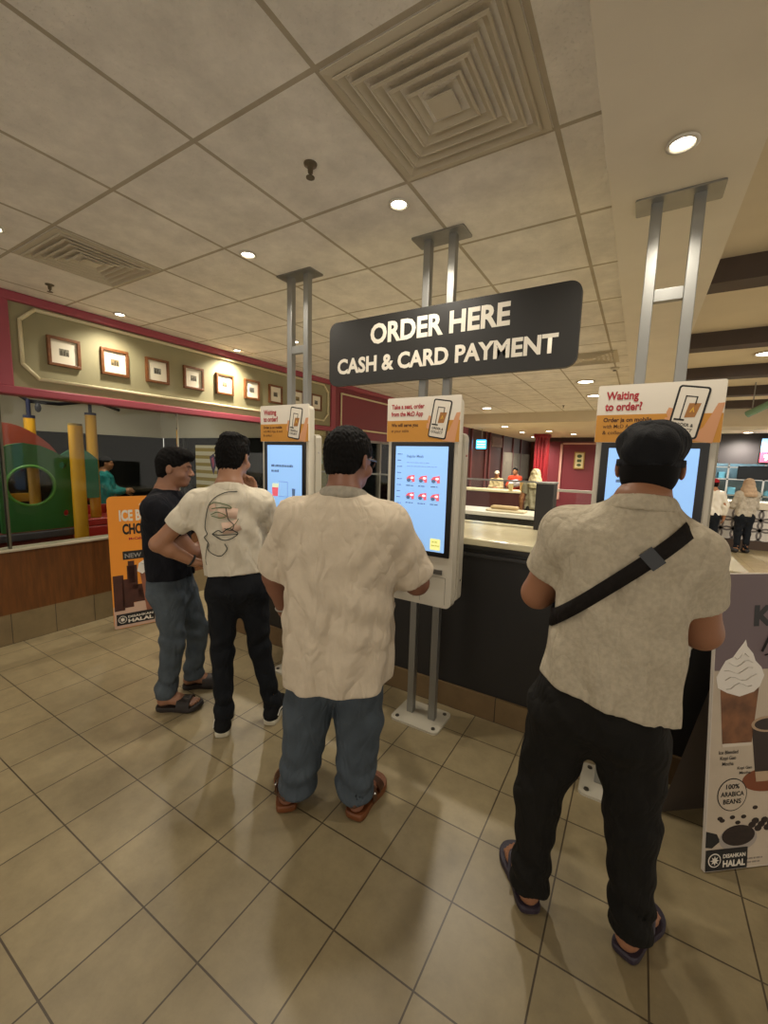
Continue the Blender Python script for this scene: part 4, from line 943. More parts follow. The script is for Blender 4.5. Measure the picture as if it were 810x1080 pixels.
def folds(amp, kind, seed=0, z0=0, z1=1):
    r = random.Random(seed); a = [r.uniform(0, 6.28) for _ in range(8)]
    def fn(X, Y, Z):
        zz = np.clip((z1-Z)/(z1-z0), 0, 1.2)
        if kind == 'shirt':
            ang = np.arctan2(Y, X)
            v = np.sin(ang*9+a[0]+1.6*np.sin(Z*7+a[1]))*(.25+.75*zz)*.55
            v = v+np.sin(ang*5+Z*6+a[2]+1.2*np.sin(Z*13+a[3]))*.35*(.3+zz)
            v = v+np.sin(Z*48+X*34+a[4]+2.2*np.sin(X*11+a[5])+1.5*np.sin(Z*9))*.28*np.exp(-((Z-(z0+(z1-z0)*.42))/.16)**2)
            v = v+np.sin(Z*38-X*40+a[6]+2*np.sin(X*9+Y*8+a[7]))*.22*np.exp(-((Z-(z0+(z1-z0)*.7))/.12)**2)
        else:
            v = np.sin(Z*62+X*22+a[0]+2.0*np.sin(X*18+Y*14+a[1]))*(.25+.9*np.exp(-((Z-z0-.07)/.10)**2))*.5
            v = v+np.sin(Z*44-X*36+Y*20+a[2]+2*np.sin(Z*9+a[3]))*.55*np.exp(-((Z-z0-(z1-z0)*.48)/.09)**2)
            v = v*np.clip((z1-.02-Z)/.15, .12, 1)+np.sin(Z*20+X*50+Y*30+a[4])*.15+np.sin(Z*36-np.abs(X)*50+a[5])*.4*np.exp(-((Z-z1+.17)/.07)**2)
        return (amp*v).astype(np.float32)
    return fn
SKIN = dict(rough=.5, noise=.10, nscale=9, bump=.05, bscale=180)
def cloth(name, col, **k): return mat(name, col, k.pop('rough', .85), crease=k.pop('crease', .42), noise=k.pop('noise', .08), nscale=k.pop('nscale', 30), bump=k.pop('bump', .25), bscale=k.pop('bscale', 260), spec=.25, **k)
def person(label, loc, yaw, S, h=.005, cat='person', group=None):
    t = empty('person', loc, yaw, label, cat, group)
    sc = S.get('hsc', 1.0)
    ms, msh, mt = S['skin'], S['shirt_m'], S['trouser_m']
    Rh = rotm(S.get('hyaw', 0), S.get('hpitch', 0), S.get('hroll', 0)); hc = V(*S['head'])
    pts = [S['head']]+[S[k][s] for k in ('sh', 'el', 'wr') for s in 'LR']+[(r[1]+sg*r[3], r[2]+sg*r[4], r[0]) for r in S['torso'] for sg in (-1, 1)]+[S['foot'][s][q]+(0,) for s in 'LR' for q in (0, 1)]
    pts = np.array(pts, float); lo = pts.min(0)-.2; hi = pts.max(0)+.2; lo[2] = -.01; hi[2] = S['head'][2]+.17
    # ---- body: one continuous skin
    F = Field(lo, hi, h)
    F.rings([(z, x, y, a*.82, b*.80) for z, x, y, a, b in S['torso'] if z > S['crotch']+.05], .03)
    neck = V(*S['neck'])
    for s, sg in (('L', -1), ('R', 1)):
        sh, el, wr = V(*S['sh'][s]), V(*S['el'][s]), V(*S['wr'][s]); ar = S.get('arm_r', (.050, .043, .040, .027))
        F.cone(neck-V(0, 0, .03), sh, .05, ar[0]*.95, .05)
        F.cone(sh, el, ar[0], ar[1], .03); mid = el+(wr-el)*.3; F.cone(el, mid, ar[1]*.95, ar[2], .02); F.cone(mid, wr, ar[2], ar[3], .02)
        hd, hn, cu = S['hand'][s]
        if S.get('coarse'):
            F.cone(wr, wr+unit(hd)*.07, .028, .026, .02); hand_field(F, wr, V(*hd), V(*hn), -sg if False else S.get('thumb', {}).get(s, sg), cu, 1.0)
        else: hand_field(F, wr, V(*hd), V(*hn), S.get('thumb', {}).get(s, sg), cu, S.get('handsc', 1.0))
        hip, kn, an = V(*S['hip'][s]), V(*S['knee'][s]), V(*S['ankle'][s]); lr = S['leg_r'][s] if isinstance(S['leg_r'], dict) else S['leg_r']
        F.cone(hip, kn, lr[0]*.86, lr[1]*.8, .03); F.cone(kn, kn+(an-kn)*.35, lr[1]*.78, min(lr[1]*.75, .052), .02); F.cone(kn+(an-kn)*.35, an, min(lr[1]*.75, .052), .033, .02)
        if S.get('feet', 'bare') == 'bare': foot_field(F, S['foot'][s][0], S['foot'][s][1], an, sg, S.get('sole', .022))
        else: F.cone(an, V(*S['foot'][s][0], .05)*.4+V(*S['foot'][s][1], .05)*.6, .033, .025, .03)
    head_field(F, hc, Rh, neck, sc)
    body = F.build('body', ms, t, 1)
    for s in (-1, 1):
        e = MB().sph(hc+Rh@(V(s*.031, .0755, .002)*sc), .0112*sc, 12, Matrix(Rh.tolist())).build('eye', mat('eye_white', '#a59b8e', .2), t, smooth=True)
        MB().sph(hc+Rh@(V(s*.031, .0835, .002)*sc), (.0055*sc, .0042*sc, .0055*sc), 10, Matrix(Rh.tolist())).build('iris', mat('iris_dark', '#1a0f0a', .2), e, smooth=True)
    for s in (-1, 1):
        MB().tube([hc+Rh@(V(s*x, y, z)*sc) for x, y, z in ((.014, .093, .020), (.03, .0925, .025), (.046, .081, .022))], [.0022, .003, .0012], 6).build('eyebrow', mat('brow_hair', '#120d0b', .8), t, smooth=True)
    # ---- trousers
    if S.get('trousers', True):
        F = Field(lo, hi, h*1.1); cz = S['cuff']
        hr = [r for r in S['hips']]; lw = min(hr); hr.append((lw[0]-.07, lw[1], lw[2], lw[3]*.55, lw[4]*.6))
        hr.append((lw[0]-.11, lw[1], lw[2], lw[3]*.2, lw[4]*.3))
        F.rings(hr, .04, n=2.3)
        for s in 'LR':
            hip, kn, an = V(*S['hip'][s]), V(*S['knee'][s]), V(*S['ankle'][s]); lr = S['leg_r'][s] if isinstance(S['leg_r'], dict) else S['leg_r']
            F.cone(hip, kn, lr[0], lr[1], .035); F.cone(kn, an, lr[1], lr[2], .03)
            F.ell((hip[0], hip[1]-.035, hip[2]+.06), (lr[0]*.8, lr[0]*.88, lr[0]*.9), .05)
            if S.get('bunch'): F.cone(an+V(0, 0, .03), an+V(0, 0, .0), lr[2]*1.08, lr[2]*1.12, .02)
        F.disp(folds(2.0*S.get('tamp', .004), 'trousers', S.get('seed', 1), cz, S['hips'][-1][0] if S['hips'][-1][0] > S['hips'][0][0] else S['hips'][0][0]))
        for s in 'LR':
            kn, an = V(*S['knee'][s]), V(*S['ankle'][s]); lr = S['leg_r'][s] if isinstance(S['leg_r'], dict) else S['leg_r']
            F.cone(an+(kn-an)*.22, an-(kn-an)*.2, lr[2]*.86, lr[2]*.86, 0, mode='s')
        F.cut((0, 0, cz), (0, 0, -1))
        tr = F.build('trousers', mt, t, 1); trF = F
    # ---- shirt
    F = Field(lo, hi, h*1.05); F.rings(S['torso'], .03, n=S.get('tn', 2.5)); base = Field.__new__(Field); base.__dict__ = dict(F.__dict__); base.d = F.d.copy()
    sl = S['sleeve']
    for s in 'LR':
        sh, el = V(*S['sh'][s]), V(*S['el'][s]); r0, r1, tt = sl[s] if isinstance(sl, dict) else sl
        F.cone(neck-V(0, 0, .045), sh, S.get('trap', .05), r0*.95, .05)
        e2 = sh+(el-sh)*tt; F.cone(sh, e2, r0, r1, .04)
        if S.get('long'): wr = V(*S['wr'][s]); F.cone(e2, wr, r1, .04, .03)
    ffn = folds(2.6*S.get('samp', .005), 'shirt', S.get('seed', 1)+5, S['hem'], neck[2]); F.disp(ffn)
    for s in 'LR':
        sh, el = V(*S['sh'][s]), V(*S['el'][s]); r0, r1, tt = sl[s] if isinstance(sl, dict) else sl
        e2 = sh+(el-sh)*tt; u = unit(el-sh)
        if S.get('long'): continue
        # sleeve end: slice square and hollow out
        w_ = F.win(e2-.14, e2+.14)
        if w_:
            sl_, X, Y, Z = w_; q = (X-e2[0])*u[0]+(Y-e2[1])*u[1]+(Z-e2[2])*u[2]
            rr = np.sqrt(np.maximum((X-e2[0])**2+(Y-e2[1])**2+(Z-e2[2])**2-q*q, 0))
            near = rr < r1+.03
            F.d[sl_] = np.where(near & (q > -.005), np.maximum(F.d[sl_], q), F.d[sl_]).astype(np.float32)
        F.cone(e2-u*.035, e2+u*.05, r1-.020, r1-.014, 0, mode='s')
    hz = S['hem']; n_ = V(*S.get('hem_n', (0, 0, -1)))
    w_ = F.win((lo[0], lo[1], hz-.1), (hi[0], hi[1], hz+.09))
    inn = [(z, x, y, a-.014, b-.014) for z, x, y, a, b in S['torso'] if True]
    zs = sorted(inn); G = Field.__new__(Field); G.lo, G.h, G.n, G.ax = F.lo, F.h, F.n, F.ax; G.d = np.full_like(F.d, 1.0); G.rings(inn, 0, n=S.get('tn', 2.5))
    G.disp(ffn)
    zz = F.ax[2][None, None, :]; G.d = np.maximum(G.d, zz-(hz+.06)); F.d = F.d if S.get('coarse') else np.maximum(F.d, -G.d)
    F.cone(neck-V(0, 0, .02), neck+V(0, 0, .2), S.get('collar_r', .066), S.get('collar_r', .066)+.01, .004, mode='s')
    F.cut((0, S.get('hem_y', 0), hz), n_)
    if S.get('ycut'): pass
    shf = F.build(S.get('shirt_name', 't_shirt'), msh, t, 1)
    if S.get('ring'):
        cx, cy, z0, rx, ry = S['ring']; seg = [V(cx+rx*math.cos(a), cy+ry*math.sin(a), z0-.014*math.sin(a)) for a in [2*PI*q/36 for q in range(37)]]
        F = Field((cx-.13, cy-.13, z0-.06), (cx+.13, cy+.13, z0+.06), .005)
        for q in range(36):
            F.cone(seg[q], seg[q+1], .0065, .0065, .003)
            for dr, dz in ((.08, .010), (.14, .021), (.20, .031)): F.cone(seg[q]+(seg[q]-V(cx, cy, seg[q][2]))*dr-V(0, 0, dz), seg[q+1]+(seg[q+1]-V(cx, cy, seg[q+1][2]))*dr-V(0, 0, dz), .0068, .0068, .006)
        F.build('neck_rib', msh, t, 1)
    # ---- hair
    if S.get('hair'):
        HS = S['hair']; F = Field(hc-.2, hc+.2, h*.8)
        T = lambda *p: hc+Rh@(V(*p)*sc)
        F.ell(T(0, -.014, .034), tuple(x*sc for x in HS.get('r', (.083, .102, .094))), .0, Rh)
        F.ell(T(0, -.050, -.030), (.066*sc, .052*sc, .060*sc), .03, Rh)
        for p, r in HS.get('extra', []): F.ell(T(*p), r, .02, Rh)
        X, Y, Z = F.ax[0][:, None, None]-hc[0], F.ax[1][None, :, None]-hc[1], F.ax[2][None, None, :]-hc[2]
        lx = (Rh[0, 0]*X+Rh[1, 0]*Y+Rh[2, 0]*Z)/sc; ly = (Rh[0, 1]*X+Rh[1, 1]*Y+Rh[2, 1]*Z)/sc; lz = (Rh[0, 2]*X+Rh[1, 2]*Y+Rh[2, 2]*Z)/sc
        line = np.interp(ly, [-.12, -.05, -.025, -.01, .02, .045, .06, .075, .12], HS.get('line', [-.07, -.07, -.05, .012, .016, .022, .03, .05, .055]))
        F.d = np.maximum(F.d, (line-lz)*.8).astype(np.float32)
        am = HS.get('amp', .003)
        F.disp(lambda X, Y, Z: (am*np.sin(X*170+3*np.sin(Z*60))*np.sin(Y*150+2*np.sin(X*70))*np.sin(Z*140)+am*.6*np.sin(X*320+Y*90)*np.sin(Y*280+Z*100)).astype(np.float32))
        F.build('hair', mat('hair_black', '#080605', .75, spec=.15, noise=.4, nscale=120, bump=.5, bscale=300), t, 1)
    return t, body, shf, base, Rh, hc

def ribbon(base, pts, width, name, m, par, direction=(0, 1, 0), off=.003, start=-.6, closed=False):
    """thin strip laid on the surface of a field; pts = (x,z) seen from the back"""
    vs = []; n = len(pts); d = V(*direction)
    for i in range(n):
        a = V(*pts[max(i-1, 0)]); b = V(*pts[min(i+1, n-1)]); tg = unit(b-a); nr = V(-tg[1], tg[0])*width/2
        for sg in (-1, 1):
            x, z = V(*pts[i])+nr*sg; hpt = base.hit((x, start, z), d, 1.4)
            if hpt is None: hpt = V(x, 0, z)
            vs.append(hpt-d*off)
    mb = MB(); mb.add(vs+[v+d*.0015 for v in vs], [(2*i, 2*i+1, 2*i+3, 2*i+2) for i in range(n-1)]+[(2*n+2*i, 2*n+2*i+2, 2*n+2*i+3, 2*n+2*i+1) for i in range(n-1)]
        + [(2*i, 2*i+2, 2*n+2*i+2, 2*n+2*i) for i in range(n-1)]+[(2*i+1, 2*n+2*i+1, 2*n+2*i+3, 2*i+3) for i in range(n-1)])
    return mb.build(name, m, par, smooth=True)
def spline(pts, k=6):
    pts = [V(*p) for p in pts]; P = [2*pts[0]-pts[1]]+pts+[2*pts[-1]-pts[-2]]; o = []
    for i in range(1, len(P)-2):
        p0, p1, p2, p3 = P[i-1:i+3]
        for q in range(k):
            t = q/k; o.append(tuple(.5*((2*p1)+(-p0+p2)*t+(2*p0-5*p1+4*p2-p3)*t*t+(-p0+3*p1-3*p2+p3)*t**3)))
    return o+[tuple(P[-2])]

# ---- man in the black cap at the right kiosk
sk4 = mat('skin_tan', '#94664a', **SKIN)
S4 = dict(ring=(.035, -.030, 1.476, .075, .073), head=(.045, .03, 1.568), hyaw=-.05, hpitch=-.12, neck=(.035, -.035, 1.475), skin=sk4,
    sh=dict(L=(-.155, -.02, 1.35), R=(.165, -.02, 1.325)), el=dict(L=(-.250, .06, 1.115), R=(.218, .06, 1.09)), wr=dict(L=(-.13, .29, 1.14), R=(.14, .30, 1.18)),
    hand=dict(L=((.5, .8, .2), (.3, .1, -1), .55), R=((-.4, .9, .3), (-.3, .3, -1), .4)), thumb=dict(L=-1, R=1), arm_r=(.058, .053, .046, .030),
    torso=[(1.49, .035, -.03, .066, .064), (1.46, .035, -.03, .084, .078), (1.42, .025, -.025, .115, .10), (1.385, .015, -.02, .158, .125), (1.32, .01, -.01, .182, .145), (1.2, .003, 0, .182, .150), (1.05, .0, .01, .187, .158), (.9, -.012, .015, .19, .160), (.80, -.015, .015, .198, .165), (.74, -.02, .01, .20, .165)],
    hem=.845, hem_n=(-.14, -.10, -1), sleeve=(.082, .076, .62), samp=.0045, shirt_name='t_shirt', shirt_m=cloth('heather_grey_cotton', '#b9ae98', noise=.16, nscale=70), seed=3, collar_r=.066,
    hips=[(.98, -.01, .01, .155, .12), (.86, -.028, .0, .178, .132), (.80, -.035, -.005, .190, .14), (.75, -.035, 0, .188, .135)], crotch=.68,
    hip=dict(L=(-.130, 0, .71), R=(.070, 0, .71)), knee=dict(L=(-.185, -.005, .42), R=(.100, .01, .42)), ankle=dict(L=(-.185, -.035, .10), R=(.125, -.005, .10)),
    leg_r=(.110, .076, .058), cuff=.075, trouser_m=cloth('black_trouser', '#15130f', noise=.3, nscale=8), tamp=.006, bunch=True,
    foot=dict(L=((-.166, -.074), (-.30, .146)), R=((.109, -.048), (.20, .18))), sole=.024)
t, body, shf, base, Rh, hc = person('man in grey t-shirt, black cap and crossbody strap at the right kiosk', (-.02, 1.45, 0), 0.0, S4)
M_cap = cloth('cap_cotton', '#141518', noise=.2)
F = Field(hc-.22, hc+.22, .005)
T = lambda *p: hc+Rh@V(*p)
F.ell(T(0, -.006, .055), (.088, .108, .082), .0, Rh); F.ell(T(0, .02, .082), (.094, .10, .045), .03, Rh); F.ell(T(.0, -.09, .03), (.07, .03, .05), .03, Rh)
X, Y_, Z = F.ax[0][:, None, None]-hc[0], F.ax[1][None, :, None]-hc[1], F.ax[2][None, None, :]-hc[2]
ly = Rh[0, 1]*X+Rh[1, 1]*Y_+Rh[2, 1]*Z; lz = Rh[0, 2]*X+Rh[1, 2]*Y_+Rh[2, 2]*Z
F.d = np.maximum(F.d, (.008+.16*np.maximum(ly, -.1))-lz).astype(np.float32)
F.ell(T(0, .12, .035), (.072, .065, .007), .01, Rh)
F.disp(lambda X, Y, Z: (.002*np.sin(X*70+Z*40)*np.sin(Y*60+Z*30)).astype(np.float32))
cap = F.build('cap', M_cap, t, 1)
mb = MB(); mb.tube([T(.0865*math.cos(a), -.006+.105*math.sin(a), .012+.014*math.sin(a)) for a in [2*PI*k/40 for k in range(41)]], .0022, 6, ry=.012); mb.build('cap_band', cloth('cap_band_cloth', '#1b1c20'), cap, smooth=True)
MB().sph(T(0, .01, .128), (.008, .008, .004), 10).build('cap_button', M_cap, cap, smooth=True)
F = Field(hc-.2, hc+.2, .005)   # short hair under the cap
F.ell(T(0, -.014, .02), (.0795, .098, .09), 0, Rh); F.ell(T(0, -.050, -.035), (.070, .056, .062), .03, Rh)
X, Y_, Z = F.ax[0][:, None, None]-hc[0], F.ax[1][None, :, None]-hc[1], F.ax[2][None, None, :]-hc[2]
ly = Rh[0, 1]*X+Rh[1, 1]*Y_+Rh[2, 1]*Z; lz = Rh[0, 2]*X+Rh[1, 2]*Y_+Rh[2, 2]*Z
F.d = np.maximum(F.d, np.maximum(np.interp(ly, [-.12, -.05, -.02, 0, .03, .1], [-.082, -.078, -.05, .0, .01, .04])-lz, lz-.06)).astype(np.float32)
F.build('hair', mat('hair_black', '#080605', .75, spec=.15), t, 1)
# crossbody strap: loop round the chest from right shoulder to left hip
A, B = V(.165, -.02, 1.43), V(-.17, .0, 1.10); cen = V(0, .0, 1.26); e1 = unit(A-B); e2 = V(0, 1, 0)
M_str = cloth('strap_webbing', '#17120f', noise=.1); outer = []; n = 56
for k in range(n):
    a = 2*PI*k/n; row = []
    for w_ in (-.020, .020):
        off = np.cross(e1, e2)*w_; d = e1*math.cos(a)+e2*math.sin(a); o = cen+off+d*.5
        hp = base.hit(o, -d, .5)
        if hp is None: hp = cen+off+d*.2
        row.append((hp+d*.010, hp+d*.006))
    outer.append(row)
mb = MB(); vs = [p for row in outer for q in row for p in q]; fs = []
for k in range(n):
    a, b = 4*k, 4*((k+1) % n); fs += [(a, a+2, b+2, b), (a+1, b+1, b+3, a+3), (a, b, b+1, a+1), (a+2, a+3, b+3, b+2)]
st = mb.add(vs, fs).build('crossbody_strap', M_str, t, smooth=True)
k = 46   # slider buckle at the back of the shoulder
p0 = (outer[k][0][0]+outer[k][1][0])/2; p1 = (outer[(k+2) % n][0][0]+outer[(k+2) % n][1][0])/2; ax = unit(p1-p0); ay = unit(outer[k][1][0]-outer[k][0][0]); az = np.cross(ax, ay)
mb = MB(); c_ = (p0+p1)/2
mb.add([c_+ax*i*.019+ay*j*.026+az*l*.004 for i in (-1, 1) for j in (-1, 1) for l in (-1, 1)], [(0, 1, 3, 2), (4, 6, 7, 5), (0, 4, 5, 1), (2, 3, 7, 6), (0, 2, 6, 4), (1, 5, 7, 3)]); mb.build('strap_buckle', M_black, st)
F = Field((-.35, .1, .9), (.15, .4, 1.3), .006); F.rings([(.99, -.11, .235, .10, .035), (1.0, -.11, .235, .115, .045), (1.13, -.11, .225, .115, .045), (1.145, -.11, .225, .10, .035)], 0, n=4); F.build('pouch', cloth('pouch_nylon', '#191614'), st, 1)
M_flip = mat('flip_flop_rubber', '#2b2230', .55, bump=.2, bscale=120)
for s, sg in (('L', -1), ('R', 1)):
    he, to = S4['foot'][s]; so = sole('flip_flop', he, to, sg, .024, M_flip, t, grow=.008)
    P, u, sd, L, h0 = sole_outline(he, to, sg); q = h0+u*L*.76-sd*.02
    mb = MB()
    for e, o in ((.044, .05), (-.040, .05)):
        mb.tube(spline([tuple(q+V(0, 0, .024)), tuple(q+V(0, 0, .050)), tuple(h0+u*L*.62+sd*(e*.6)+V(0, 0, .083)), tuple(h0+u*L*.45+sd*e+V(0, 0, .06)), tuple(h0+u*L*.38+sd*e*1.0+V(0, 0, .024))]), .0065, 8, ry=.0035)
    mb.build('toe_strap', mat('flip_strap', '#35303a', .5), so, smooth=True)

# ---- large man in the oversized beige shirt at the middle kiosk
sk3 = mat('skin_brown', '#835844', **SKIN)
S3 = dict(head=(.075, .04, 1.562), hyaw=-.48, hpitch=-.10, hsc=1.10, neck=(.065, -.03, 1.42), skin=sk3,
    sh=dict(L=(-.135, -.02, 1.315), R=(.245, -.01, 1.30)), el=dict(L=(-.255, .04, 1.04), R=(.375, .10, 1.03)), wr=dict(L=(-.235, .10, .86), R=(.30, .36, 1.06)),
    hand=dict(L=((.15, .25, -1), (1, .2, .1), .6), R=((-.5, .9, .2), (-.3, .2, -1), .4)), thumb=dict(L=1, R=1), arm_r=(.066, .055, .047, .031),
    torso=[(1.445, .065, -.03, .072, .07), (1.42, .065, -.03, .10, .09), (1.385, .06, -.02, .16, .12), (1.33, .055, -.01, .215, .145), (1.22, .055, .0, .232, .17), (1.05, .05, .02, .236, .19), (.9, .045, .03, .238, .20), (.75, .04, .025, .238, .205), (.60, .04, .02, .236, .20), (.52, .04, .02, .236, .20)],
    hem=.60, hem_n=(.02, -.05, -1), sleeve=dict(L=(.088, .090, .90), R=(.092, .104, .86)), samp=.006, shirt_name='oversized_shirt', shirt_m=cloth('beige_jersey', '#cdbfa9', noise=.06), seed=8, collar_r=.075, trap=.055,
    hips=[(.95, .045, .02, .185, .15), (.8, .04, .01, .20, .155), (.70, .03, 0, .195, .145)], crotch=.66,
    hip=dict(L=(-.055, 0, .70), R=(.125, 0, .70)), knee=dict(L=(-.09, .0, .42), R=(.145, .01, .42)), ankle=dict(L=(-.125, -.03, .10), R=(.135, -.02, .10)),
    leg_r=(.120, .104, .084), cuff=.07, trouser_m=cloth('blue_jeans', '#4b545c', noise=.25, nscale=9), tamp=.005,
    foot=dict(L=((-.155, -.095), (-.235, .145)), R=((.14, -.09), (.225, .165))), sole=.03,
    hair=dict(r=(.085, .105, .096), line=[-.062, -.060, -.045, .0, .012, .02, .03, .05, .055], amp=.0035))
t, body, shf, base, Rh, hc = person('large man in oversized beige shirt, blue jeans and brown sandals at the middle kiosk', (-1.10, 1.37, 0), math.radians(25), S3)
F = Field((-.12, -.2, 1.3), (.26, .16, 1.55), .005)   # soft folded collar
ring = [V(.065+.082*math.cos(a), -.025+.078*math.sin(a), 1.425-.022*math.sin(a)) for a in [2*PI*k/32 for k in range(33)]]
for k in range(32): F.cone(ring[k], ring[k+1], .014, .014, .008); F.cone(ring[k]-V(0, 0, .018)+(ring[k]-V(.065, -.025, ring[k][2]))*.10, ring[k+1]-V(0, 0, .018)+(ring[k+1]-V(.065, -.025, ring[k+1][2]))*.10, .012, .012, .012)
F.build('collar', cloth('rib_collar', '#9d9687', noise=.12, nscale=60), t, 1)
T = lambda *p: hc+Rh@(V(*p)*1.07)
mb = MB()   # spectacles
for s in (-1, 1):
    lens = [T(s*.033+.026*math.cos(a), .108-.012*abs(math.cos(a)), .0+.019*math.sin(a)) for a in [2*PI*k/20 for k in range(21)]]; mb.tube(lens, .002, 6)
    mb.tube([T(s*.060, .098, .004), T(s*.074, .078, .006), T(s*.083, .0, .008), T(s*.082, -.018, -.002)], .0026, 6, ry=.004)
mb.tube([T(-.008, .107, .004), T(0, .11, .006), T(.008, .107, .004)], .002, 6)
g = mb.build('spectacles', mat('spectacle_frame', '#2a2622', .25, metal=.4), t, smooth=True)
mb = MB()
for s in (-1, 1): mb.add([T(s*.033+.025*math.cos(2*PI*k/16), .106-.012*abs(math.cos(2*PI*k/16)), .018*math.sin(2*PI*k/16)) for k in range(16)], [tuple(range(16))])
mb.build('lens', mat_glass('lens_glass', (.8, .8, .82)), g)
wr = V(*S3['wr']['L']); e = unit(wr-V(*S3['el']['L'])); c_ = wr-e*.02; a1 = unit(np.cross(e, (0, 1, 0))); a2 = np.cross(e, a1)
MB().tube([c_+a1*.035*math.cos(a)+a2*.035*math.sin(a) for a in [2*PI*k/20 for k in range(21)]], .004, 6).build('bracelet', mat('silver_band', '#a8a49a', .3, metal=.8), t, smooth=True)
M_leather = mat('tan_leather', '#4a2c1a', .45, noise=.25, nscale=20); M_soleb = mat('orange_brown_sole', '#6b3c1c', .5)
for s, sg in (('L', -1), ('R', 1)):
    he, to = S3['foot'][s]; so = sole('sandal', he, to, sg, .03, M_soleb, t, w=1.12, grow=.010)
    strap_band('toe_strap', he, to, sg, .60, .76, .044, M_leather, so, .03, .054)
    strap_band('instep_strap', he, to, sg, .36, .50, .068, M_leather, so, .03, .052)
    P, u, sd, L, h0 = sole_outline(he, to, sg)
    mb = MB(); mb.tube([h0+u*(L*.42-.0)*1+sd*.046*1+V(0, 0, .055), h0+u*L*.15+sd*.043+V(0, 0, .072), h0-u*.012+sd*.012+V(0, 0, .078), h0-u*.012-sd*.012+V(0, 0, .078), h0+u*L*.15-sd*.043+V(0, 0, .072), h0+u*L*.42-sd*.046+V(0, 0, .055)], .0035, 8, ry=.010); mb.build('heel_strap', M_leather, so, smooth=True)
    mb = MB(); c_ = h0+u*L*.43+sd*.050+V(0, 0, .058); mb.sph(c_, (.008, .008, .008), 8); mb.build('strap_buckle', M_chrome, so, smooth=True)

# ---- young man in the white printed t-shirt at the left kiosk
sk2 = mat('skin_warm', '#a07356', **SKIN)
S2 = dict(ring=(-.03, -.018, 1.412, .069, .066), head=(-.012, .045, 1.555), hyaw=-.42, hpitch=-.08, neck=(-.03, -.02, 1.41), skin=sk2,
    sh=dict(L=(-.185, -.01, 1.315), R=(.125, -.01, 1.315)), el=dict(L=(-.385, -.02, 1.10), R=(.215, .13, 1.12)), wr=dict(L=(-.225, .03, .985), R=(.085, .17, 1.335)),
    hand=dict(L=((.9, .35, -.25), (.1, -.2, -1), .5), R=((-.25, -.05, 1), (-.6, -.8, .1), .7)), thumb=dict(L=1, R=-1), arm_r=(.048, .042, .038, .026),
    torso=[(1.425, -.03, -.02, .06, .055), (1.40, -.03, -.02, .085, .075), (1.375, -.03, -.015, .125, .095), (1.33, -.03, -.01, .165, .115), (1.22, -.03, 0, .172, .122), (1.08, -.025, .0, .160, .118), (.98, -.01, .0, .155, .115), (.9, .0, .0, .160, .118), (.84, .0, .0, .16, .118)],
    hem=.925, hem_n=(.05, -.12, -1), sleeve=dict(L=(.070, .068, .60), R=(.070, .072, .62)), samp=.004, shirt_m=cloth('white_cotton', '#d3cab6', noise=.05), seed=12, collar_r=.062,
    hips=[(.99, -.0, .0, .13, .095), (.92, -.0, 0, .142, .104), (.84, .0, -.005, .156, .115), (.79, .0, 0, .152, .105)], crotch=.74,
    hip=dict(L=(-.075, 0, .80), R=(.085, 0, .80)), knee=dict(L=(-.085, .0, .46), R=(.115, .04, .46)), ankle=dict(L=(-.080, -.02, .10), R=(.185, .04, .10)),
    leg_r=(.086, .060, .048), cuff=.085, trouser_m=cloth('black_denim', '#12151a', noise=.3, nscale=8), tamp=.004, bunch=True, feet='shoe',
    foot=dict(L=((-.085, -.075), (-.10, .185)), R=((.165, -.015), (.25, .235))), sole=.03,
    hair=dict(r=(.081, .100, .092), extra=[((0, .03, .09), (.068, .07, .04)), ((0, -.03, .105), (.055, .06, .03))], line=[-.065, -.065, -.045, .01, .014, .02, .03, .05, .06], amp=.005))
t, body, shf, base, Rh, hc = person('young man in white t-shirt with face drawing on the back and black jeans', (-1.85, 1.50, 0), math.radians(45), S2)
M_draw = mat('print_line_ink', '#2c302c', .8); M_drawg = mat('print_green_ink', '#5c7048', .8); M_smear = mat('print_coral_ink', '#d6b7a2', .8)
bx, bz = -.055, 1.215
Q = lambda pts: [(bx+a, bz+b) for a, b in pts]
for nm, pts, w_, m_ in (('print_coral_patch', [(-.02, .06), (.03, .062), (.075, .055)], .055, M_smear), ('print_coral_patch', [(.0, -.02), (.04, -.015), (.085, .0)], .06, M_smear), ('print_coral_patch', [(-.05, .105), (-.04, .07)], .035, M_smear),
        ('print_outline', [(.075, .17), (.02, .165), (-.03, .14), (-.062, .10), (-.078, .04), (-.085, -.02), (-.075, -.05), (-.09, -.07), (-.07, -.10), (-.075, -.13), (-.05, -.155), (-.01, -.165), (.02, -.13), (.01, -.10)], .0042, M_draw),
        ('print_brow', [(-.06, .10), (-.03, .115), (.03, .10), (.045, .085), (.0, .09), (-.05, .082)], .0045, M_drawg),
        ('print_eye', [(-.055, .05), (-.02, .065), (.02, .045), (-.01, .035), (-.05, .045)], .004, M_drawg), ('print_nose', [(.02, .09), (.03, .03), (.055, .0), (.045, -.03), (.01, -.02)], .004, M_draw),
        ('print_lips', [(-.05, -.05), (-.02, -.03), (0, -.04), (.03, -.02), (.06, -.035), (.075, -.05), (.04, -.075), (0, -.08), (-.05, -.05)], .0046, M_draw), ('print_lips', [(-.05, -.05), (.0, -.055), (.075, -.05)], .004, M_draw),
        ('print_stroke', [(.02, -.03), (.06, .0), (.08, .03)], .0035, M_drawg), ('print_stroke', [(-.075, -.1), (-.09, -.18), (-.085, -.22)], .003, M_draw)):
    ribbon(base, spline(Q(pts), 6), w_, nm, m_, shf, off=.008 if w_ > .02 else .010)
wr = V(*S2['wr']['L']); e = unit(wr-V(*S2['el']['L'])); c_ = wr-e*.015; a1 = unit(np.cross(e, (0, 1, 0))); a2 = np.cross(e, a1)
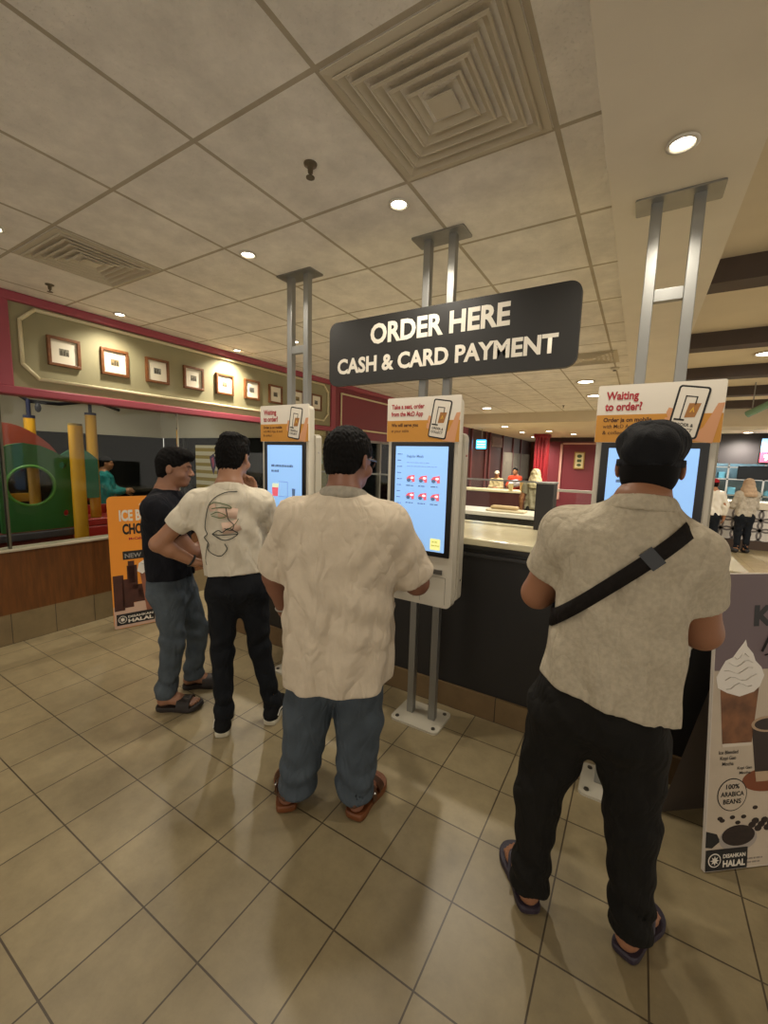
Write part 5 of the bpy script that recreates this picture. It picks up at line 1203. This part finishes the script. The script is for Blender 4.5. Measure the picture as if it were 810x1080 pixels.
w_o = MB().tube([c_+a1*.031*math.cos(a)+a2*.031*math.sin(a) for a in [2*PI*k/20 for k in range(21)]], .006, 6).build('wrist_watch', M_black, t, smooth=True)
MB().cyl(c_-a2*.028, c_-a2*.040, .018, n=16).build('watch_face', mat('watch_dark_steel', '#4a4a4a', .3, metal=.6), w_o)
M_suede = cloth('sneaker_suede', '#101113', noise=.1); M_rub = mat('sneaker_rubber', '#c4bda8', .6)
for s, sg in (('L', -1), ('R', 1)):
    he, to = S2['foot'][s]; P, u, sd, L, h0 = sole_outline(he, to, sg); an = V(*S2['ankle'][s])
    F = Field(np.minimum(V(*he, 0), V(*to, 0))-.1, np.maximum(V(*he, 0), V(*to, 0))+V(.1, .1, .2), .005)
    Pp = lambda t_, w_, z: h0+u*t_*L+sd*w_+V(0, 0, z)
    F.cone(Pp(.14, 0, .055), Pp(.14, 0, .10), .040, .038, .02); F.cone(Pp(.14, 0, .05), Pp(.5, 0, .055), .041, .038, .03); F.cone(Pp(.5, 0, .055), Pp(.82, .0, .038), .042, .034, .02); F.cone(Pp(.62, .012, .042), Pp(.75, .012, .038), .036, .036, .02)
    F.cone(Pp(.14, 0, .09), Pp(.16, 0, .2), .030, .032, .0, mode='s'); F.cut((0, 0, .025), (0, 0, -1)); F.cut((0, 0, .12), (0, 0, 1))
    so = F.build('sneaker', M_suede, t, 1)
    sole('sneaker_sole', he, to, sg, .032, M_rub, so, w=1.02, grow=.008, rise=.004)
    mb = MB(); mb.tube(spline([tuple(Pp(.08, .0465, .055)), tuple(Pp(.2, .046, .068)), tuple(Pp(.35, .045, .062)), tuple(Pp(.5, .044, .045)), tuple(Pp(.68, .046, .05))]), .0035, 6, ry=.0045); mb.build('side_stripe', mat('stripe_white', '#d8d2c4', .6), so, smooth=True)
    mb = MB(); [mb.tube([Pp(t_, -.022, .083-.03*(t_-.35)*2), Pp(t_, 0, .098-.036*(t_-.35)*2), Pp(t_, .022, .083-.03*(t_-.35)*2)], .0025, 6) for t_ in (.35, .42, .49, .56)]; mb.build('laces', mat('lace_white', '#c8c2b4', .7), so, smooth=True)

# ---- man in the black t-shirt with folded arms
sk1 = mat('skin_olive', '#986c52', **SKIN)
S1 = dict(ring=(0, -.105, 1.345, .066, .062), head=(0, -.055, 1.48), hyaw=.0, hpitch=-.10, hsc=.98, neck=(0, -.11, 1.345), skin=sk1,
    sh=dict(L=(-.165, -.115, 1.255), R=(.165, -.115, 1.255)), el=dict(L=(-.20, .10, 1.0), R=(.20, .085, 1.0)), wr=dict(L=(.02, .19, 1.03), R=(-.02, .215, 1.06)),
    hand=dict(L=((.9, -.1, .1), (0, -1, 0), .5), R=((-.9, -.1, .1), (0, -1, 0), .5)), thumb=dict(L=-1, R=1), arm_r=(.05, .043, .040, .027),
    torso=[(1.365, 0, -.11, .060, .055), (1.34, 0, -.11, .085, .075), (1.31, 0, -.113, .125, .095), (1.26, 0, -.117, .165, .112), (1.15, 0, -.12, .172, .122), (1.02, 0, -.112, .17, .128), (.9, 0, -.105, .17, .13), (.80, 0, -.10, .172, .13), (.74, 0, -.10, .172, .13)],
    hem=.82, hem_n=(0, .0, -1), sleeve=(.070, .068, .66), samp=.004, shirt_m=cloth('black_cotton', '#12131a', noise=.15), seed=21, collar_r=.062,
    hips=[(.9, 0, -.10, .145, .108), (.8, 0, -.10, .155, .115), (.72, 0, -.10, .158, .12), (.67, 0, -.095, .15, .11)], crotch=.62,
    hip=dict(L=(-.085, -.07, .70), R=(.085, -.09, .70)), knee=dict(L=(-.10, .02, .42), R=(.095, -.07, .42)), ankle=dict(L=(-.115, -.02, .10), R=(.11, -.115, .10)),
    leg_r=(.092, .068, .056), cuff=.075, trouser_m=cloth('worn_blue_jeans', '#545d64', noise=.3, nscale=9), tamp=.005, bunch=True,
    foot=dict(L=((-.115, -.085), (-.135, .165)), R=((.115, -.165), (.135, .09))), sole=.028,
    hair=dict(r=(.082, .101, .093), extra=[((0, .055, .082), (.062, .055, .035)), ((0, .0, .1), (.06, .08, .03))], line=[-.06, -.06, -.045, .008, .012, .018, .03, .05, .06], amp=.003))
t, body, shf, base, Rh, hc = person('man in black t-shirt and blue jeans beside the orange poster', (-2.36, 1.54, 0), math.radians(-50), S1)
M_sl = mat('slide_rubber', '#231b16', .6, bump=.2, bscale=150)
for s, sg in (('L', -1), ('R', 1)):
    he, to = S1['foot'][s]; so = sole('slide_sandal', he, to, sg, .028, M_sl, t, w=1.05, grow=.010); strap_band('slide_band', he, to, sg, .50, .80, .052, M_sl, so, .028, .053, .006)

# ---- people in the distance
def far_person(label, loc, yaw, skin, top, bottom, H=1.6, hijab=None, arms='down', cap=None, long=True, seed=0, group=None):
    k = H/1.68; Z = lambda *p: tuple(x*k for x in p)
    if arms == 'front': el = dict(L=Z(-.22, .08, 1.06), R=Z(.22, .08, 1.06)); wr = dict(L=Z(-.10, .27, 1.08), R=Z(.10, .27, 1.08)); hd = dict(L=((.3, .9, .1), (.9, 0, -.4), .5), R=((-.3, .9, .1), (-.9, 0, -.4), .5))
    else: el = dict(L=Z(-.25, -.02, 1.06), R=Z(.25, -.02, 1.06)); wr = dict(L=Z(-.25, .05, .82), R=Z(.25, .05, .82)); hd = dict(L=((0, .2, -1), (1, 0, 0), .5), R=((0, .2, -1), (-1, 0, 0), .5))
    S = dict(head=Z(0, .02, 1.555), neck=Z(0, -.03, 1.42), skin=skin, sh=dict(L=Z(-.165, -.01, 1.33), R=Z(.165, -.01, 1.33)), el=el, wr=wr, hand=hd, thumb=dict(L=1, R=-1), coarse=True, hsc=k*.98,
        torso=[Z(*r) for r in [(1.435, 0, -.02, .06, .055), (1.40, 0, -.02, .10, .085), (1.33, 0, -.01, .17, .115), (1.15, 0, 0, .175, .13), (.95, 0, 0, .18, .135), (.78, 0, 0, .19, .14)]],
        hem=.84*k, sleeve=(.07*k, .065*k, .98 if long else .6), long=long, samp=.006, shirt_name='top', shirt_m=top, seed=seed, collar_r=.062*k,
        hips=[Z(*r) for r in [(.95, 0, 0, .15, .11), (.82, 0, 0, .17, .125), (.72, 0, 0, .15, .11)]], crotch=.7*k, hip=dict(L=Z(-.085, 0, .76), R=Z(.085, 0, .76)), knee=dict(L=Z(-.09, .01, .44), R=Z(.09, .01, .44)), ankle=dict(L=Z(-.09, -.02, .10), R=Z(.09, -.02, .10)),
        leg_r=(.095*k, .07*k, .055*k), cuff=.06*k, trouser_m=bottom, tamp=.004, feet='shoe', foot=dict(L=((-.09, -.07), (-.11, .17)), R=((.09, -.07), (.11, .17))),
        hair=None if hijab else dict(amp=.003))
    t, body, shf, base, Rh, hc = person(label, loc, yaw, S, h=.011, group=group)
    for s, sg in (('L', -1), ('R', 1)):
        he, to = S['foot'][s]; F = Field(V(min(he[0], to[0])-.08, -.14, -.02), V(max(he[0], to[0])+.08, .25, .14), .009)
        F.cone((he[0], he[1]+.04, .05), (he[0], .05, .05), .045, .042, .02); F.cone((he[0], .03, .045), (to[0], to[1]-.04, .035), .043, .036, .02); F.cut((0, 0, .0), (0, 0, -1)); F.build('shoe', mat('dark_shoe', '#1b1918', .6), t, 1)
    if hijab:
        F = Field(hc-.35, hc+.25, .01); F.ell(hc+V(0, -.015, .03)*k, (.095*k, .115*k, .11*k), 0); F.cone(hc+V(0, -.02, -.03)*k, hc+V(0, -.03, -.14)*k, .09*k, .12*k, .05)
        F.cone(hc+V(0, -.03, -.14)*k, hc+V(0, -.04, -.22)*k, .13*k, .16*k, .06); F.ell(hc+V(0, .085, -.01)*k, (.055*k, .06*k, .075*k), .02, mode='s')
        F.disp(lambda X, Y, Z: (.006*np.sin(Z*60+X*40+Y*30)*np.sin(X*30-Z*20)).astype(np.float32)); F.cut((0, 0, hc[2]-.27*k), (0, 0, -1)); F.build('headscarf', hijab, t, 1)
    if cap:
        F = Field(hc-.2, hc+.2, .009); F.ell(hc+V(0, -.01, .05)*k, (.09*k, .11*k, .085*k), 0); F.cut(hc+V(0, 0, .03), (0, 0, -1)); F.ell(hc+V(0, .12, .035)*k, (.065*k, .06*k, .008), .01); F.build('cap', cap, t, 1)
    return t
cl = cloth
skf = mat('skin_far', '#a8744e', **SKIN)
far_person('woman in cream headscarf and pale t-shirt standing behind the counter screen', (-1.62, 8.0, 0), .15, skf, cl('sage_top', '#a39c82', noise=.2), cl('dark_skirt', '#1d1c1e'), 1.47, hijab=cl('cream_scarf', '#cfc39a'), long=False, seed=1)
far_person('staff member in orange-red shirt holding something white at the far counter', (-2.98, 12.0, 0), PI-.2, skf, cl('orange_red_top', '#b8442a', noise=.1), cl('dark_skirt', '#1d1c1e'), 1.45, arms='front', seed=2)
far_person('staff member in beige apron and cap left of the orange-red shirt', (-3.50, 12.0, 0), PI+.1, skf, cl('beige_top', '#bfae84'), cl('dark_skirt', '#1d1c1e'), 1.33, cap=cl('cream_cap', '#cfc6ae'), arms='front', seed=3)
far_person('woman in beige headscarf and pale jacket standing at the far order counter', (1.76, 10.15, 0), .35, skf, cl('pale_jacket', '#b9b0a0', noise=.25), cl('navy_trousers', '#10151c'), 1.40, hijab=cl('tan_scarf', '#b99f84'), arms='front', seed=4)
far_person('customer in white shirt and red cap partly hidden behind the right kiosk', (1.24, 10.05, 0), .0, skf, cl('white_top', '#cfccc4'), cl('navy_trousers', '#10151c'), 1.38, cap=cl('red_cap', '#a5202c'), seed=5)
far_person('child in teal top standing beyond the glass of the play room', (-7.05, 3.28, .0), -.6, skf, cl('teal_top', '#2a8a86', noise=.3), cl('navy_trousers', '#10151c'), 1.5, arms='front', seed=6)
# what the orange-red staff member holds
t = empty('white_parcel', (-2.88, 11.62, 1.02), 0, 'white bundle held in front of the orange-red shirt', 'parcel')
MB().sph((0, 0, 0), (.17, .09, .10), 14).build('bundle', mat('lilac_white', '#cbc4d0', .6), t, smooth=True); MB().tube([(-.16, -.02, .02), (0, -.10, .04), (.16, -.02, .02)], .006, 6).build('tie', M_white, t, smooth=True)
